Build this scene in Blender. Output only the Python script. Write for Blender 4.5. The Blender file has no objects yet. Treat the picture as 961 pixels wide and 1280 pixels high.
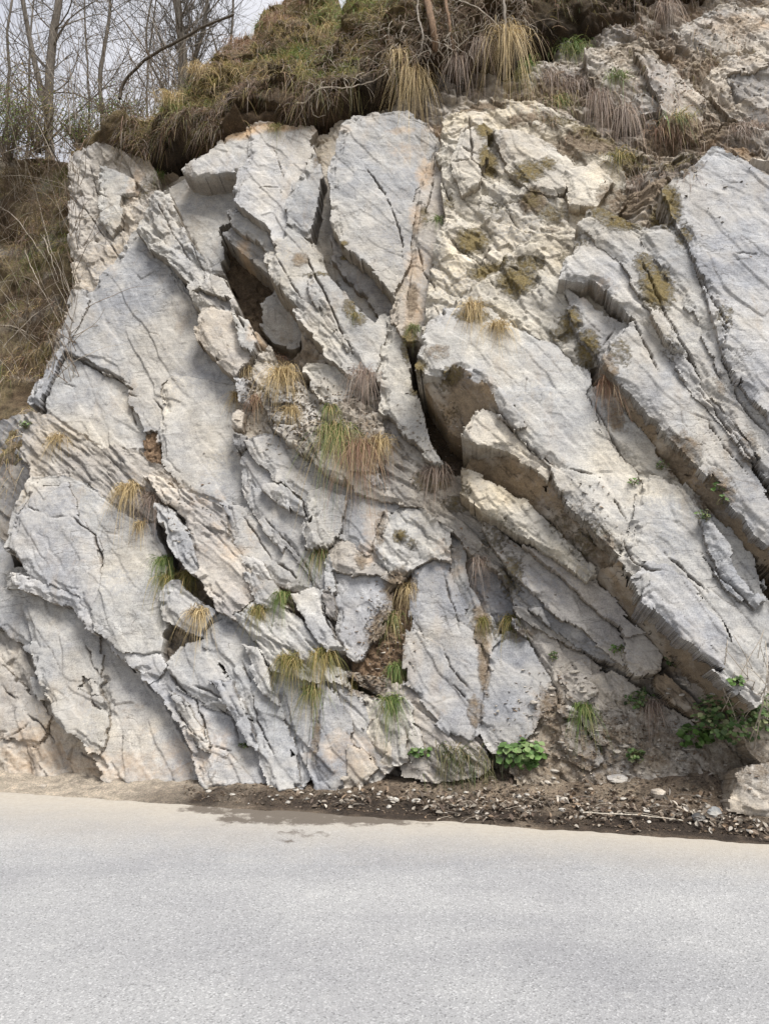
import bpy, math, random
import numpy as np
R = math.radians
rng = random.Random(7)
nr = np.random.RandomState(11)
scene = bpy.context.scene
C = scene.collection

# ------------------------------------------------------------------ camera, world, sun, exposure
F, CX, CY, PITCH, CAMH = 967.0, 480.5, 640.0, R(5.0), 1.6
cam = bpy.data.cameras.new('camera')
cam.sensor_fit = 'VERTICAL'; cam.sensor_height = 24.0; cam.lens = 24.0*F/1280.0
cam.clip_start = 0.05; cam.clip_end = 3000
camo = bpy.data.objects.new('camera', cam); C.objects.link(camo)
camo.location = (0, 0, CAMH); camo.rotation_euler = (R(90)+PITCH, 0, 0)
scene.camera = camo

SUN_EL, SUN_AZ = R(66), R(140)       # azimuth measured from +Y towards +X : behind the camera, to the right
w = bpy.data.worlds.new('World'); scene.world = w; w.use_nodes = True
nt = w.node_tree; nt.nodes.clear()
out = nt.nodes.new('ShaderNodeOutputWorld'); bg = nt.nodes.new('ShaderNodeBackground')
sky = nt.nodes.new('ShaderNodeTexSky'); sky.sky_type = 'NISHITA'; sky.sun_disc = False
sky.sun_elevation = SUN_EL; sky.sun_rotation = SUN_AZ; sky.air_density = 1.0; sky.dust_density = 3.0
# thin bright cloud cover over the sky: greyish white, uneven
tc = nt.nodes.new('ShaderNodeTexCoord'); nz = nt.nodes.new('ShaderNodeTexNoise')
nz.inputs['Scale'].default_value = 2.2; nz.inputs['Detail'].default_value = 5
nt.links.new(tc.outputs['Generated'], nz.inputs['Vector'])
rp = nt.nodes.new('ShaderNodeValToRGB')
rp.color_ramp.elements[0].position = .3; rp.color_ramp.elements[0].color = (5.2, 5.4, 6.1, 1)
rp.color_ramp.elements[1].position = .7; rp.color_ramp.elements[1].color = (8.2, 8.1, 8.3, 1)
nt.links.new(nz.outputs['Fac'], rp.inputs['Fac'])
spz = nt.nodes.new('ShaderNodeSeparateXYZ'); nt.links.new(tc.outputs['Generated'], spz.inputs[0])
mr = nt.nodes.new('ShaderNodeMapRange'); mr.inputs['From Min'].default_value = 0; mr.inputs['From Max'].default_value = 1
mr.inputs['To Min'].default_value = .42; mr.inputs['To Max'].default_value = .85
nt.links.new(spz.outputs['Z'], mr.inputs['Value'])
ml = nt.nodes.new('ShaderNodeMixRGB'); ml.blend_type = 'MULTIPLY'; ml.inputs['Fac'].default_value = 1
nt.links.new(rp.outputs['Color'], ml.inputs['Color1']); nt.links.new(mr.outputs['Result'], ml.inputs['Color2'])
mx = nt.nodes.new('ShaderNodeMixRGB'); mx.inputs['Fac'].default_value = .85
nt.links.new(sky.outputs['Color'], mx.inputs['Color1']); nt.links.new(ml.outputs['Color'], mx.inputs['Color2'])
nt.links.new(mx.outputs['Color'], bg.inputs['Color']); bg.inputs['Strength'].default_value = 0.1
nt.links.new(bg.outputs['Background'], out.inputs['Surface'])

sun = bpy.data.lights.new('sun', 'SUN'); sun.energy = 3.3; sun.angle = R(26); sun.color = (1, .965, .92)
suno = bpy.data.objects.new('sun', sun); C.objects.link(suno)
# direction towards the sun
sdx, sdy, sdz = math.cos(SUN_EL)*math.sin(SUN_AZ), math.cos(SUN_EL)*math.cos(SUN_AZ), math.sin(SUN_EL)
from mathutils import Vector, Matrix
suno.rotation_euler = Vector((sdx, sdy, sdz)).to_track_quat('Z', 'Y').to_euler()
scene.view_settings.view_transform = 'Standard'; scene.view_settings.look = 'None'
scene.view_settings.exposure = 0.87; scene.view_settings.gamma = 1
scene.render.engine = 'CYCLES'
scene.cycles.max_bounces = 6; scene.cycles.diffuse_bounces = 3

# ------------------------------------------------------------------ geometry of the place
def ray(x, y):
    a, b = (x-CX)/F, (CY-y)/F
    return np.array([a, math.cos(PITCH)-b*math.sin(PITCH), math.sin(PITCH)+b*math.cos(PITCH)])
CAMP = np.array([0, 0, CAMH])
def ground(x, y, z=0.0):
    r = ray(x, y); return CAMP + r*((z-CAMH)/r[2])
GA, GB = ground(0, 972), ground(961, 1008)          # foot of the rock
ES = (GB-GA)/np.linalg.norm(GB-GA)
NH = np.array([ES[1], -ES[0], 0.0]); NH = NH if NH[1] < 0 else -NH
LEAN = R(17)
ET = math.cos(LEAN)*np.array([0, 0, 1.0]) - math.sin(LEAN)*NH
EN = math.cos(LEAN)*NH + math.sin(LEAN)*np.array([0, 0, 1.0])
O = (GA+GB)/2
def st(x, y, d=0.0):                                 # photograph point, at height d above the rock's mean plane
    r = ray(x, y); k = ((O+EN*d-CAMP)@EN)/(r@EN)
    p = CAMP+r*k-O
    return p@ES, p@ET
def W(s, t, d):
    s, t, d = np.asarray(s, float), np.asarray(t, float), np.asarray(d, float)
    return O + s[..., None]*ES + t[..., None]*ET + d[..., None]*EN

# ------------------------------------------------------------------ numeric noise
def h2(i, j, seed):
    i = i.astype(np.int64); j = j.astype(np.int64)
    n = (i*374761393 + j*668265263 + seed*1442695041) & 0xffffffff
    n = ((n ^ (n >> 13))*1274126177) & 0xffffffff
    n = ((n ^ (n >> 16))*2246822519) & 0xffffffff
    return ((n ^ (n >> 15)) & 0xffffff)/float(0xffffff)
def vn(u, v, seed=0):
    i, j = np.floor(u), np.floor(v); a, b = u-i, v-j
    a = a*a*(3-2*a); b = b*b*(3-2*b)
    return ((h2(i, j, seed)*(1-a)+h2(i+1, j, seed)*a)*(1-b)+(h2(i, j+1, seed)*(1-a)+h2(i+1, j+1, seed)*a)*b)*2-1
def fbm(u, v, seed=0, octv=4, g=.5):
    r = 0; a = 1; s = 0
    for k in range(octv):
        ca, sa = math.cos(.6+1.1*k), math.sin(.6+1.1*k)          # turn every octave so that no lattice direction shows
        r = r+a*vn((u*ca-v*sa)*(2**k)+k*7.3, (u*sa+v*ca)*(2**k)-k*3.1, seed+k); s += a; a *= g
    return r/s
def voro(u, v, seed=0, tilt=1.0):
    """ random tilted plane per cell; returns (plane value, edge distance, cell value) """
    i, j = np.floor(u), np.floor(v)
    b1 = np.full(u.shape, 9.0); b2 = np.full(u.shape, 9.0); val = np.zeros(u.shape); cid = np.zeros(u.shape)
    for di in (-1, 0, 1):
        for dj in (-1, 0, 1):
            a, b = i+di, j+dj
            px, py = a+h2(a, b, seed), b+h2(a, b, seed+1)
            dx, dy = u-px, v-py; q = np.hypot(dx, dy)
            pv = h2(a, b, seed+2)*2-1
            pl = pv + tilt*(dx*(h2(a, b, seed+3)*2-1)+dy*(h2(a, b, seed+4)*2-1))
            m = q < b1
            b2 = np.where(m, b1, np.minimum(b2, q)); b1 = np.where(m, q, b1)
            val = np.where(m, pl, val); cid = np.where(m, pv, cid)
    return val, b2-b1, cid
def inpoly(px, py, P):
    r = np.zeros(px.shape, bool); n = len(P)
    for k in range(n):
        x1, y1 = P[k]; x2, y2 = P[(k+1) % n]
        if y1 == y2: continue
        c = ((y1 > py) != (y2 > py)) & (px < (x2-x1)*(py-y1)/(y2-y1)+x1)
        r ^= c
    return r
def segd(px, py, P, closed=True):
    d = np.full(px.shape, 1e9); n = len(P)
    for k in range(n if closed else n-1):
        x1, y1 = P[k]; x2, y2 = P[(k+1) % n]
        vx, vy = x2-x1, y2-y1; L = vx*vx+vy*vy+1e-12
        t = np.clip(((px-x1)*vx+(py-y1)*vy)/L, 0, 1)
        d = np.minimum(d, np.hypot(px-x1-t*vx, py-y1-t*vy))
    return d

# ------------------------------------------------------------------ materials
def mat(name):
    m = bpy.data.materials.new(name); m.use_nodes = True
    n = m.node_tree; b = n.nodes['Principled BSDF']; b.inputs['Specular IOR Level'].default_value = .25
    return m, n, b
def N(n, t, **kw):
    x = n.nodes.new(t)
    for k, v in kw.items():
        if k in x.inputs: x.inputs[k].default_value = v
        else: setattr(x, k, v)
    return x
def noise(n, scale, detail=4, rough=.55, vec=None):
    x = N(n, 'ShaderNodeTexNoise'); x.inputs['Scale'].default_value = scale
    x.inputs['Detail'].default_value = detail; x.inputs['Roughness'].default_value = rough
    if vec is not None: n.links.new(vec, x.inputs['Vector'])
    return x.outputs['Fac']
def ramp(n, src, stops):
    x = N(n, 'ShaderNodeValToRGB'); e = x.color_ramp.elements
    while len(e) < len(stops): e.new(.5)
    for k, (p, c) in enumerate(stops):
        e[k].position = p; e[k].color = c if len(c) == 4 else (*c, 1)
    n.links.new(src, x.inputs['Fac']); return x.outputs['Color']
def mix(n, a, b, fac, mode='MIX'):
    x = N(n, 'ShaderNodeMixRGB'); x.blend_type = mode
    for s, i in ((a, 'Color1'), (b, 'Color2'), (fac, 'Fac')):
        if isinstance(s, (int, float)): x.inputs[i].default_value = s
        elif isinstance(s, tuple): x.inputs[i].default_value = (*s, 1)
        else: n.links.new(s, x.inputs[i])
    return x.outputs['Color']
def mth(n, op, a, b=0.0, clamp=False):
    x = N(n, 'ShaderNodeMath'); x.operation = op; x.use_clamp = clamp
    for s, i in ((a, 0), (b, 1)):
        if isinstance(s, (int, float)): x.inputs[i].default_value = s
        else: n.links.new(s, x.inputs[i])
    return x.outputs[0]
def attr(n, name):
    x = N(n, 'ShaderNodeAttribute'); x.attribute_name = name; return x
def bump(n, b, hs, dist, strength=1.0, prev=None):
    x = N(n, 'ShaderNodeBump'); x.inputs['Strength'].default_value = strength; x.inputs['Distance'].default_value = dist
    n.links.new(hs, x.inputs['Height'])
    if prev is not None: n.links.new(prev, x.inputs['Normal'])
    return x.outputs['Normal']

# rock: tint attribute carries the stone's own colour, soil / moss / ochre masks the growths and stains on it
ROCK, n, b = mat('schist')
pos = N(n, 'ShaderNodeTexCoord').outputs['Object']
tint = attr(n, 'tint').outputs['Color']
mp = N(n, 'ShaderNodeMapping'); mp.inputs['Rotation'].default_value = (0, R(-52), 0); mp.inputs['Scale'].default_value = (1, 1, 5)
n.links.new(pos, mp.inputs['Vector'])
c = mix(n, tint, ramp(n, noise(n, 2.3, 6, .6, pos), [(.3, (.80, .80, .82)), (.7, (1.12, 1.11, 1.09))]), 1.0, 'MULTIPLY')
c = mix(n, c, ramp(n, noise(n, 1.1, 4, .55, pos), [(.38, (.88, .905, .955)), (.5, (1, 1, 1)), (.62, (1.05, 1.005, .93))]), 1.0, 'MULTIPLY')
c = mix(n, c, ramp(n, noise(n, 13, 6, .65, pos), [(.33, (.80, .81, .83)), (.65, (1.1, 1.1, 1.09))]), 1.0, 'MULTIPLY')
c = mix(n, c, ramp(n, noise(n, 3.5, 6, .7, mp.outputs[0]), [(.4, (.90, .89, .88)), (.6, (1.05, 1.05, 1.05))]), 1.0, 'MULTIPLY')
c = mix(n, c, ramp(n, noise(n, 90, 3, .7, pos), [(.32, (.66, .66, .68)), (.5, (1, 1, 1)), (.68, (1.2, 1.2, 1.18))]), .9, 'MULTIPLY')
mpv = N(n, 'ShaderNodeMapping'); mpv.inputs['Scale'].default_value = (1, 1, .12); n.links.new(pos, mpv.inputs['Vector'])
stn = mth(n, 'MULTIPLY', ramp(n, noise(n, 5.5, 6, .7, mpv.outputs[0]), [(.52, (0, 0, 0)), (.66, (1, 1, 1))]), ramp(n, noise(n, .8, 3, .5, pos), [(.45, (0, 0, 0)), (.6, (1, 1, 1))]))
c = mix(n, c, (.30, .235, .165), mth(n, 'MULTIPLY', stn, .38))
# weathered blue grey skin in speckled patches
wp = mth(n, 'MULTIPLY', ramp(n, noise(n, 1.7, 4, .6, pos), [(.52, (0, 0, 0)), (.62, (1, 1, 1))]), ramp(n, noise(n, 34, 6, .75, pos), [(.46, (0, 0, 0)), (.56, (1, 1, 1))]))
c = mix(n, c, (.25, .258, .28), mth(n, 'MULTIPLY', wp, .42))
# pale dusty film
fl = mth(n, 'MULTIPLY', ramp(n, noise(n, 4.1, 5, .6, pos), [(.5, (0, 0, 0)), (.68, (1, 1, 1))]), .45)
c = mix(n, c, (.50, .475, .43), fl)
# hairline joints
vo = N(n, 'ShaderNodeTexVoronoi'); vo.feature = 'DISTANCE_TO_EDGE'; vo.inputs['Scale'].default_value = 2.6
wv = N(n, 'ShaderNodeVectorMath'); wv.operation = 'ADD'
nc = N(n, 'ShaderNodeTexNoise'); nc.inputs['Scale'].default_value = 5; nc.inputs['Detail'].default_value = 6
n.links.new(pos, nc.inputs['Vector'])
sc_ = N(n, 'ShaderNodeVectorMath'); sc_.operation = 'SCALE'; sc_.inputs['Scale'].default_value = .5
n.links.new(nc.outputs['Color'], sc_.inputs[0]); n.links.new(mp.outputs[0], wv.inputs[0]); n.links.new(sc_.outputs[0], wv.inputs[1])
n.links.new(wv.outputs[0], vo.inputs['Vector'])
jl = ramp(n, vo.outputs['Distance'], [(.0, (1, 1, 1)), (.013, (0, 0, 0))])
jl = mth(n, 'MULTIPLY', jl, ramp(n, noise(n, 2.0, 3, .5, pos), [(.5, (0, 0, 0)), (.62, (1, 1, 1))]))
c = mix(n, c, (.12, .105, .09), mth(n, 'MULTIPLY', jl, .55))
def grow(c, name, noise_scale, c1, c2, soft=.16, cscale=40):
    a = attr(n, name).outputs['Fac']
    m_ = mth(n, 'ADD', a, mth(n, 'MULTIPLY', mth(n, 'SUBTRACT', noise(n, noise_scale, 6, .7, pos), .5), 1.5))
    m_ = mth(n, 'MULTIPLY', mth(n, 'SUBTRACT', m_, .5), 1/soft, True)
    m_ = mth(n, 'MULTIPLY', m_, mth(n, 'GREATER_THAN', a, .03))
    col = ramp(n, noise(n, cscale, 5, .7, pos), [(.3, c1), (.68, c2)])
    return mix(n, c, col, m_), m_
c, m1 = grow(c, 'ochre', 9, (.38, .24, .13), (.52, .41, .29), .9)
c, m2 = grow(c, 'soil', 16, (.15, .11, .075), (.40, .32, .23), .4)
c, m3 = grow(c, 'moss', 30, (.14, .105, .04), (.34, .27, .13), .4, 70)
n.links.new(c, b.inputs['Base Color']); b.inputs['Roughness'].default_value = .9
nb = bump(n, b, noise(n, 22, 8, .7, pos), .016, .28)
nb = bump(n, b, noise(n, 120, 5, .75, pos), .006, .5, nb)
nb = bump(n, b, noise(n, 5, 8, .65, mp.outputs[0]), .03, .22, nb)
nb = bump(n, b, mth(n, 'MULTIPLY', jl, -1.0), .006, .8, nb)
nb = bump(n, b, mth(n, 'MULTIPLY', mth(n, 'ADD', m3, m2), noise(n, 55, 5, .8, pos)), .035, .9, nb)
n.links.new(nb, b.inputs['Normal'])

SOIL, n, b = mat('earth')
pos = N(n, 'ShaderNodeTexCoord').outputs['Object']
tint = attr(n, 'tint').outputs['Color']
c = mix(n, tint, ramp(n, noise(n, 9, 8, .7, pos), [(.3, (.5, .5, .5)), (.7, (1.5, 1.45, 1.4))]), 1.0, 'MULTIPLY')
c = mix(n, c, ramp(n, noise(n, 70, 5, .8, pos), [(.32, (.5, .5, .5)), (.5, (1, 1, 1)), (.7, (1.7, 1.65, 1.55))]), 1.0, 'MULTIPLY')
n.links.new(c, b.inputs['Base Color']); b.inputs['Roughness'].default_value = .95
nb = bump(n, b, noise(n, 30, 8, .75, pos), .05, .9)
n.links.new(bump(n, b, noise(n, 130, 4, .8, pos), .012, .9, nb), b.inputs['Normal'])

LEAF, n, b = mat('foliage')
tint = attr(n, 'tint').outputs['Color']; n.links.new(tint, b.inputs['Base Color'])
b.inputs['Roughness'].default_value = .6
tr = N(n, 'ShaderNodeBsdfTranslucent'); n.links.new(tint, tr.inputs['Color'])
ms = N(n, 'ShaderNodeMixShader'); ms.inputs['Fac'].default_value = .25
n.links.new(b.outputs[0], ms.inputs[1]); n.links.new(tr.outputs[0], ms.inputs[2])
n.links.new(ms.outputs[0], n.nodes['Material Output'].inputs['Surface'])

BARK, n, b = mat('bark')
pos = N(n, 'ShaderNodeTexCoord').outputs['Object']
tint = attr(n, 'tint').outputs['Color']
mp = N(n, 'ShaderNodeMapping'); mp.inputs['Scale'].default_value = (6, 6, 1); n.links.new(pos, mp.inputs['Vector'])
c = mix(n, tint, ramp(n, noise(n, 9, 6, .7, mp.outputs[0]), [(.3, (.5, .5, .5)), (.7, (1.5, 1.5, 1.45))]), 1.0, 'MULTIPLY')
n.links.new(c, b.inputs['Base Color']); b.inputs['Roughness'].default_value = .9
n.links.new(bump(n, b, noise(n, 14, 6, .7, mp.outputs[0]), .02, .8), b.inputs['Normal'])

ROAD, n, b = mat('asphalt')
pos = N(n, 'ShaderNodeTexCoord').outputs['Object']
stone = N(n, 'ShaderNodeTexVoronoi'); stone.inputs['Scale'].default_value = 135; n.links.new(pos, stone.inputs['Vector'])
st2 = N(n, 'ShaderNodeSeparateColor'); n.links.new(stone.outputs['Color'], st2.inputs[0])
c = ramp(n, st2.outputs[0], [(0, (.16, .162, .166)), (.15, (.24, .242, .248)), (.85, (.278, .281, .287)), (1, (.37, .373, .38))])
c = mix(n, c, ramp(n, noise(n, 150, 3, .8, pos), [(.3, (.84, .84, .84)), (.7, (1.14, 1.14, 1.14))]), 1.0, 'MULTIPLY')
c = mix(n, c, ramp(n, noise(n, .9, 5, .6, pos), [(.3, (.86, .86, .87)), (.7, (1.1, 1.1, 1.08))]), 1.0, 'MULTIPLY')
mpr = N(n, 'ShaderNodeMapping'); mpr.inputs['Rotation'].default_value = (0, 0, R(6)); mpr.inputs['Scale'].default_value = (.18, 1.3, 1); n.links.new(pos, mpr.inputs['Vector'])
c = mix(n, c, ramp(n, noise(n, 1.3, 4, .55, mpr.outputs[0]), [(.35, (.90, .90, .905)), (.65, (1.08, 1.075, 1.06))]), 1.0, 'MULTIPLY')
c = mix(n, c, (.42, .415, .40), mth(n, 'MULTIPLY', ramp(n, noise(n, 6, 8, .75, pos), [(.58, (0, 0, 0)), (.72, (1, 1, 1))]), .35))
du = attr(n, 'dust').outputs['Fac']
dm = mth(n, 'MULTIPLY', mth(n, 'ADD', du, mth(n, 'MULTIPLY', mth(n, 'SUBTRACT', noise(n, 5, 7, .65, pos), .5), .5)), 1.0, True)
dm = mth(n, 'MULTIPLY', dm, mth(n, 'GREATER_THAN', du, .01))
dcol = ramp(n, noise(n, 25, 6, .7, pos), [(.3, (.31, .28, .235)), (.7, (.37, .342, .295))])
c = mix(n, c, dcol, dm)
we = attr(n, 'wet').outputs['Fac']
wm = mth(n, 'ADD', we, mth(n, 'MULTIPLY', mth(n, 'SUBTRACT', noise(n, 8, 8, .75, pos), .5), 3.0))
wm = mth(n, 'MULTIPLY', mth(n, 'SUBTRACT', wm, .42), 2.4, True)
wm = mth(n, 'MULTIPLY', wm, mth(n, 'GREATER_THAN', we, .02))
c = mix(n, c, (.075, .06, .047), mth(n, 'MULTIPLY', wm, .85))
n.links.new(c, b.inputs['Base Color']); b.inputs['Roughness'].default_value = .88
nb = bump(n, b, stone.outputs['Distance'], .004, .6)
n.links.new(bump(n, b, noise(n, 45, 5, .7, pos), .004, .6, nb), b.inputs['Normal'])

# ------------------------------------------------------------------ mesh helpers
def mkmesh(name, V, faces, m, parent=None, smooth=None, attrs=None, tris=None):
    """faces: (n,4) int array (quads; tris optional (n,3))"""
    me = bpy.data.meshes.new(name); V = np.asarray(V, np.float32)
    quads = np.asarray(faces if faces is not None else np.zeros((0, 4)), np.int32).reshape(-1, 4)
    tr_ = np.asarray(tris if tris is not None else np.zeros((0, 3)), np.int32).reshape(-1, 3)
    me.vertices.add(len(V)); me.vertices.foreach_set('co', V.ravel())
    li = np.concatenate([quads.ravel(), tr_.ravel()])
    me.loops.add(len(li)); me.loops.foreach_set('vertex_index', li)
    nq, ntr = len(quads), len(tr_)
    ls = np.concatenate([np.arange(nq)*4, nq*4+np.arange(ntr)*3]).astype(np.int32)
    me.polygons.add(nq+ntr); me.polygons.foreach_set('loop_start', ls)
    me.polygons.foreach_set('loop_total', np.concatenate([np.full(nq, 4), np.full(ntr, 3)]).astype(np.int32))
    if smooth is not None:
        sm = np.full(nq+ntr, bool(smooth)) if np.isscalar(smooth) else smooth
        me.polygons.foreach_set('use_smooth', sm)
    me.update(calc_edges=True); me.validate()
    for k, a in (attrs or {}).items():
        a = np.asarray(a, np.float32)
        if a.ndim == 2:
            if a.shape[1] == 3: a = np.concatenate([a, np.ones((len(a), 1), np.float32)], 1)
            at = me.attributes.new(k, 'FLOAT_COLOR', 'POINT'); at.data.foreach_set('color', a.ravel())
        else:
            at = me.attributes.new(k, 'FLOAT', 'POINT'); at.data.foreach_set('value', a)
    me.materials.append(m)
    o = bpy.data.objects.new(name, me); C.objects.link(o)
    if parent is not None: o.parent = parent
    return o
def tag(o, label=None, cat=None, group=None, kind=None):
    if label: o['label'] = label
    if cat: o['category'] = cat
    if group: o['group'] = group
    if kind: o['kind'] = kind
    return o
def setorigin(o, p):
    p = np.asarray(p, float); me = o.data
    co = np.empty(len(me.vertices)*3, np.float32); me.vertices.foreach_get('co', co)
    co = co.reshape(-1, 3)-p.astype(np.float32); me.vertices.foreach_set('co', co.ravel()); me.update(); o.location = p
    return o
def empty(name, p):
    o = bpy.data.objects.new(name, None); o.empty_display_size = .2; C.objects.link(o); o.location = p; return o

# ------------------------------------------------------------------ the rock face: traced beds
H = .0085
S0, S1, T0, T1 = -5.2, 4.7, -.35, 8.5
ns, nt_ = int((S1-S0)/H), int((T1-T0)/H)
sc_c = S0+(np.arange(ns)+.5)*H; tc_c = T0+(np.arange(nt_)+.5)*H
Sc, Tc = np.meshgrid(sc_c, tc_c)                      # cells [t,s]
Sv, Tv = np.meshgrid(S0+np.arange(ns+1)*H, T0+np.arange(nt_+1)*H)
# uneven broken edges: bend the outlines before testing them
def warp(S, T):
    v1, _, c1 = voro(S/.10, T/.10, 31); v2, _, c2 = voro(S/.035, T/.035, 57); _, _, c3 = voro(S/.10, T/.10, 71)
    v4, _, c4 = voro(S/.19, T/.19, 131)
    _, _, c5 = voro(S/.23, T/.23, 135)
    a = .007*fbm(S/.2, T/.2, 5, 4)+.009*c1+.002*c2+.026*c4
    b_ = .007*fbm(S/.2, T/.2, 25, 4)+.008*c3-.002*c2-.026*c5
    return S+a, T+b_
Sw, Tw = warp(Sc, Tc)

GREY = (.39, .385, .372); GREYB = (.36, .36, .36); PALE = (.425, .415, .39); CREAM = (.50, .465, .395)
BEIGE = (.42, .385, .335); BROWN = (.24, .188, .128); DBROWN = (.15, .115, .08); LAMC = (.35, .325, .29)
DARKR = (.25, .245, .24); EARTH = (.27, .19, .125)
# (name, kind, colour, depth, slope, points) ; slope = rise per 100 px towards the lower left ; points may carry their own depth
L = []
def P(name, kind, col, d, k, *pts, join=None, lab=None): L.append(dict(name=name, kind=kind, col=col, d=d, k=k, pts=pts, join=join, lab=lab))

# -- far left, low
P('bed', 'lam', DARKR, -.35, .0, (-200,560),(-20,515),(30,505),(50,560),(35,600),(15,650),(0,700),(-60,760),(-200,800))
P('slab', 'rough', BEIGE, -.02, .02, (-260,700),(-60,740),(0,770),(45,812),(55,865),(80,905),(110,935),(125,990),(60,1010),(-260,1000))
P('slab', 'slab', BEIGE, .02, .02, (-80,800),(0,830),(20,850),(48,875),(60,900),(45,935),(20,925),(-80,900))
P('slab', 'slab', GREY, .03, .02, (-160,620),(-60,640),(0,690),(10,740),(0,760),(-60,740))
P('slab', 'slab', GREY, .05, .02, (-60,745),(0,735),(18,735),(28,760),(24,764),(38,785),(42,815),(20,803),(0,786),(-50,780))
P('slab', 'slab', GREY, .06, .0, (33,845),(52,850),(58,880),(45,878))
P('slab', 'slab', PALE, .05, .04, (98,803),(125,795),(150,815),(185,860),(215,905),(240,960),(243,985),(160,990),(138,970),(118,940),(130,905),(133,880),(128,850),(110,850),(103,825))
P('slab', 'slab', GREY, .11, .05, (3,735),(8,716),(37,720),(60,728),(92,742),(112,772),(127,800),(121,850),(131,880),(135,903),(126,930),(120,940),(100,928),(70,900),(52,865),(38,835),(42,815),(37,800),(28,762),(20,737))
P('slab', 'slab', GREY, .13, .04, (165,822),(197,815),(205,788),(232,788),(252,797),(262,820),(285,848),(300,880),(318,935),(332,985),(300,990),(262,985),(250,950),(240,930),(230,900),(215,885),(200,860),(185,840))
P('slab', 'slab', PALE, .165, .03, (205,835),(232,800),(252,800),(262,822),(284,850),(292,878),(272,884),(240,870),(222,860))
P('slab', 'slab', GREY, .17, .04, (252,788),(270,778),(300,778),(325,800),(340,840),(352,880),(367,930),(370,985),(338,990),(315,910),(290,848),(265,820),(253,805))
P('slab', 'slab', GREY, .15, .02, (320,780),(345,790),(350,838),(385,850),(390,880),(378,940),(376,985),(365,930),(350,880),(335,835))
P('slab', 'slab', GREY, .19, .05, (40,600),(75,597),(110,614),(133,631),(157,648),(177,661),(195,698),(197,743),(207,767),(204,790),(197,815),(160,822),(147,809),(133,795),(120,782),(103,765),(90,745),(60,732),(37,725),(13,699),(7,677),(20,640))
P('slab', 'slab', GREY, .215, .03, (43,606),(82,604),(95,640),(117,668),(130,705),(125,740),(112,772),(92,742),(60,728),(37,722),(15,696),(10,677),(22,642))
P('slab', 'slab', GREY, .21, .02, (202,745),(212,735),(236,758),(258,772),(252,795),(235,790),(215,780),(204,766))
# -- big pale face upper left
P('outcrop_column', 'rough', BEIGE, -.12, .0, (84,188),(130,180),(175,200),(190,225),(195,250),(168,292),(142,335),(118,375),(92,368),(86,330),(84,260))
P('slab', 'slab', PALE, -.07, .02, (124,203),(168,222),(170,240),(150,245),(150,275),(138,290),(122,270))
P('slab', 'slab', GREYB, .02, .02, (172,288),(192,318),(217,350),(247,395),(252,430),(300,480),(322,500),(308,555),(318,600),(330,650),(300,652),(235,618),(203,578),(180,545),(130,565),(58,522),(40,500),(60,440),(95,372),(112,372),(142,335),(168,292))
P('slab', 'slab', PALE, -.015, .03, (82,438),(120,458),(168,492),(168,510),(182,542),(185,560),(130,566),(58,522),(66,470))
P('slab', 'slab', PALE, .03, .03, (200,480),(215,470),(300,482),(322,500),(308,555),(318,600),(328,648),(235,618),(203,578),(200,540),(205,510))
P('slab', 'slab', GREYB, .06, .0, (95,362),(116,372),(106,392),(85,428),(60,480),(50,507),(38,500),(66,440),(80,405))
P('soil_pocket', 'soil', EARTH, .0, .0, (180,545),(200,540),(203,580),(190,580))
# -- broken band under the pale face
P('bed', 'lam', LAMC, .10, .05, (30,520),(60,517),(130,560),(182,570),(238,620),(300,660),(270,700),(245,690),(225,650),(200,625),(180,655),(160,640),(110,605),(75,595),(45,595),(30,560))
P('bed', 'lam', BEIGE, .20, .07, (180,590),(238,615),(290,640),(330,680),(380,735),(415,790),(440,835),(430,850),(395,815),(350,790),(320,780),(290,768),(262,735),(240,700),(232,650),(205,625))
P('slab', 'slab', GREY, .25, .04, (198,626),(215,640),(240,678),(248,712),(240,715),(225,695),(212,675),(202,650))
P('bed', 'lam', PALE, .21, .04, (290,765),(320,745),(360,760),(400,800),(440,850),(430,880),(400,850),(380,850),(340,838),(322,800))
P('slab', 'slab', PALE, .25, .02, (318,712),(338,722),(352,745),(338,760),(318,748),(304,715))
# -- staircase of thin plates, centre left
P('slab', 'slab', GREY, .12, .03, (276,628),(312,632),(327,655),(357,690),(382,715),(397,742),(378,744),(345,732),(328,712),(300,690),(284,662))
P('slab', 'slab', GREY, .15, .03, (300,556),(322,570),(350,600),(382,623),(390,647),(382,663),(384,683),(402,700),(405,740),(397,742),(382,715),(357,690),(327,655),(312,632),(303,600))
P('slab', 'slab', GREY, .20, .04, (308,550),(335,545),(375,562),(432,600),(438,622),(428,650),(420,682),(382,685),(379,663),(387,647),(379,623),(345,600),(318,570))
P('slab', 'slab', PALE, .235, .02, (385,615),(405,604),(432,620),(425,655),(418,680),(384,683),(381,664),(389,647))
P('slab', 'slab', PALE, .23, .02, (362,745),(395,738),(402,746),(412,776),(428,792),(436,806),(404,812),(385,782))
P('slab', 'slab', GREY, .22, .03, (402,700),(432,715),(430,758),(417,790),(408,760),(404,735))
P('bed', 'lam', LAMC, .24, .02, (404,735),(420,745),(430,758),(424,772),(412,765))
P('slab', 'slab', GREY, .20, .02, (430,618),(492,628),(482,660),(457,692),(424,674))
P('slab', 'slab', BEIGE, .20, .03, (418,672),(440,682),(462,697),(502,724),(500,738),(470,722),(440,722),(412,712),(412,690))
P('slab', 'slab', GREY, .14, .0, (412,718),(440,722),(470,716),(502,732),(498,746),(486,772),(478,795),(460,820),(452,830),(418,795),(426,762))
P('slab', 'rough', PALE, .20, .0, (482,636),(530,636),(562,662),(570,702),(545,722),(520,727),(502,724),(475,706),(460,692))
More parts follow.
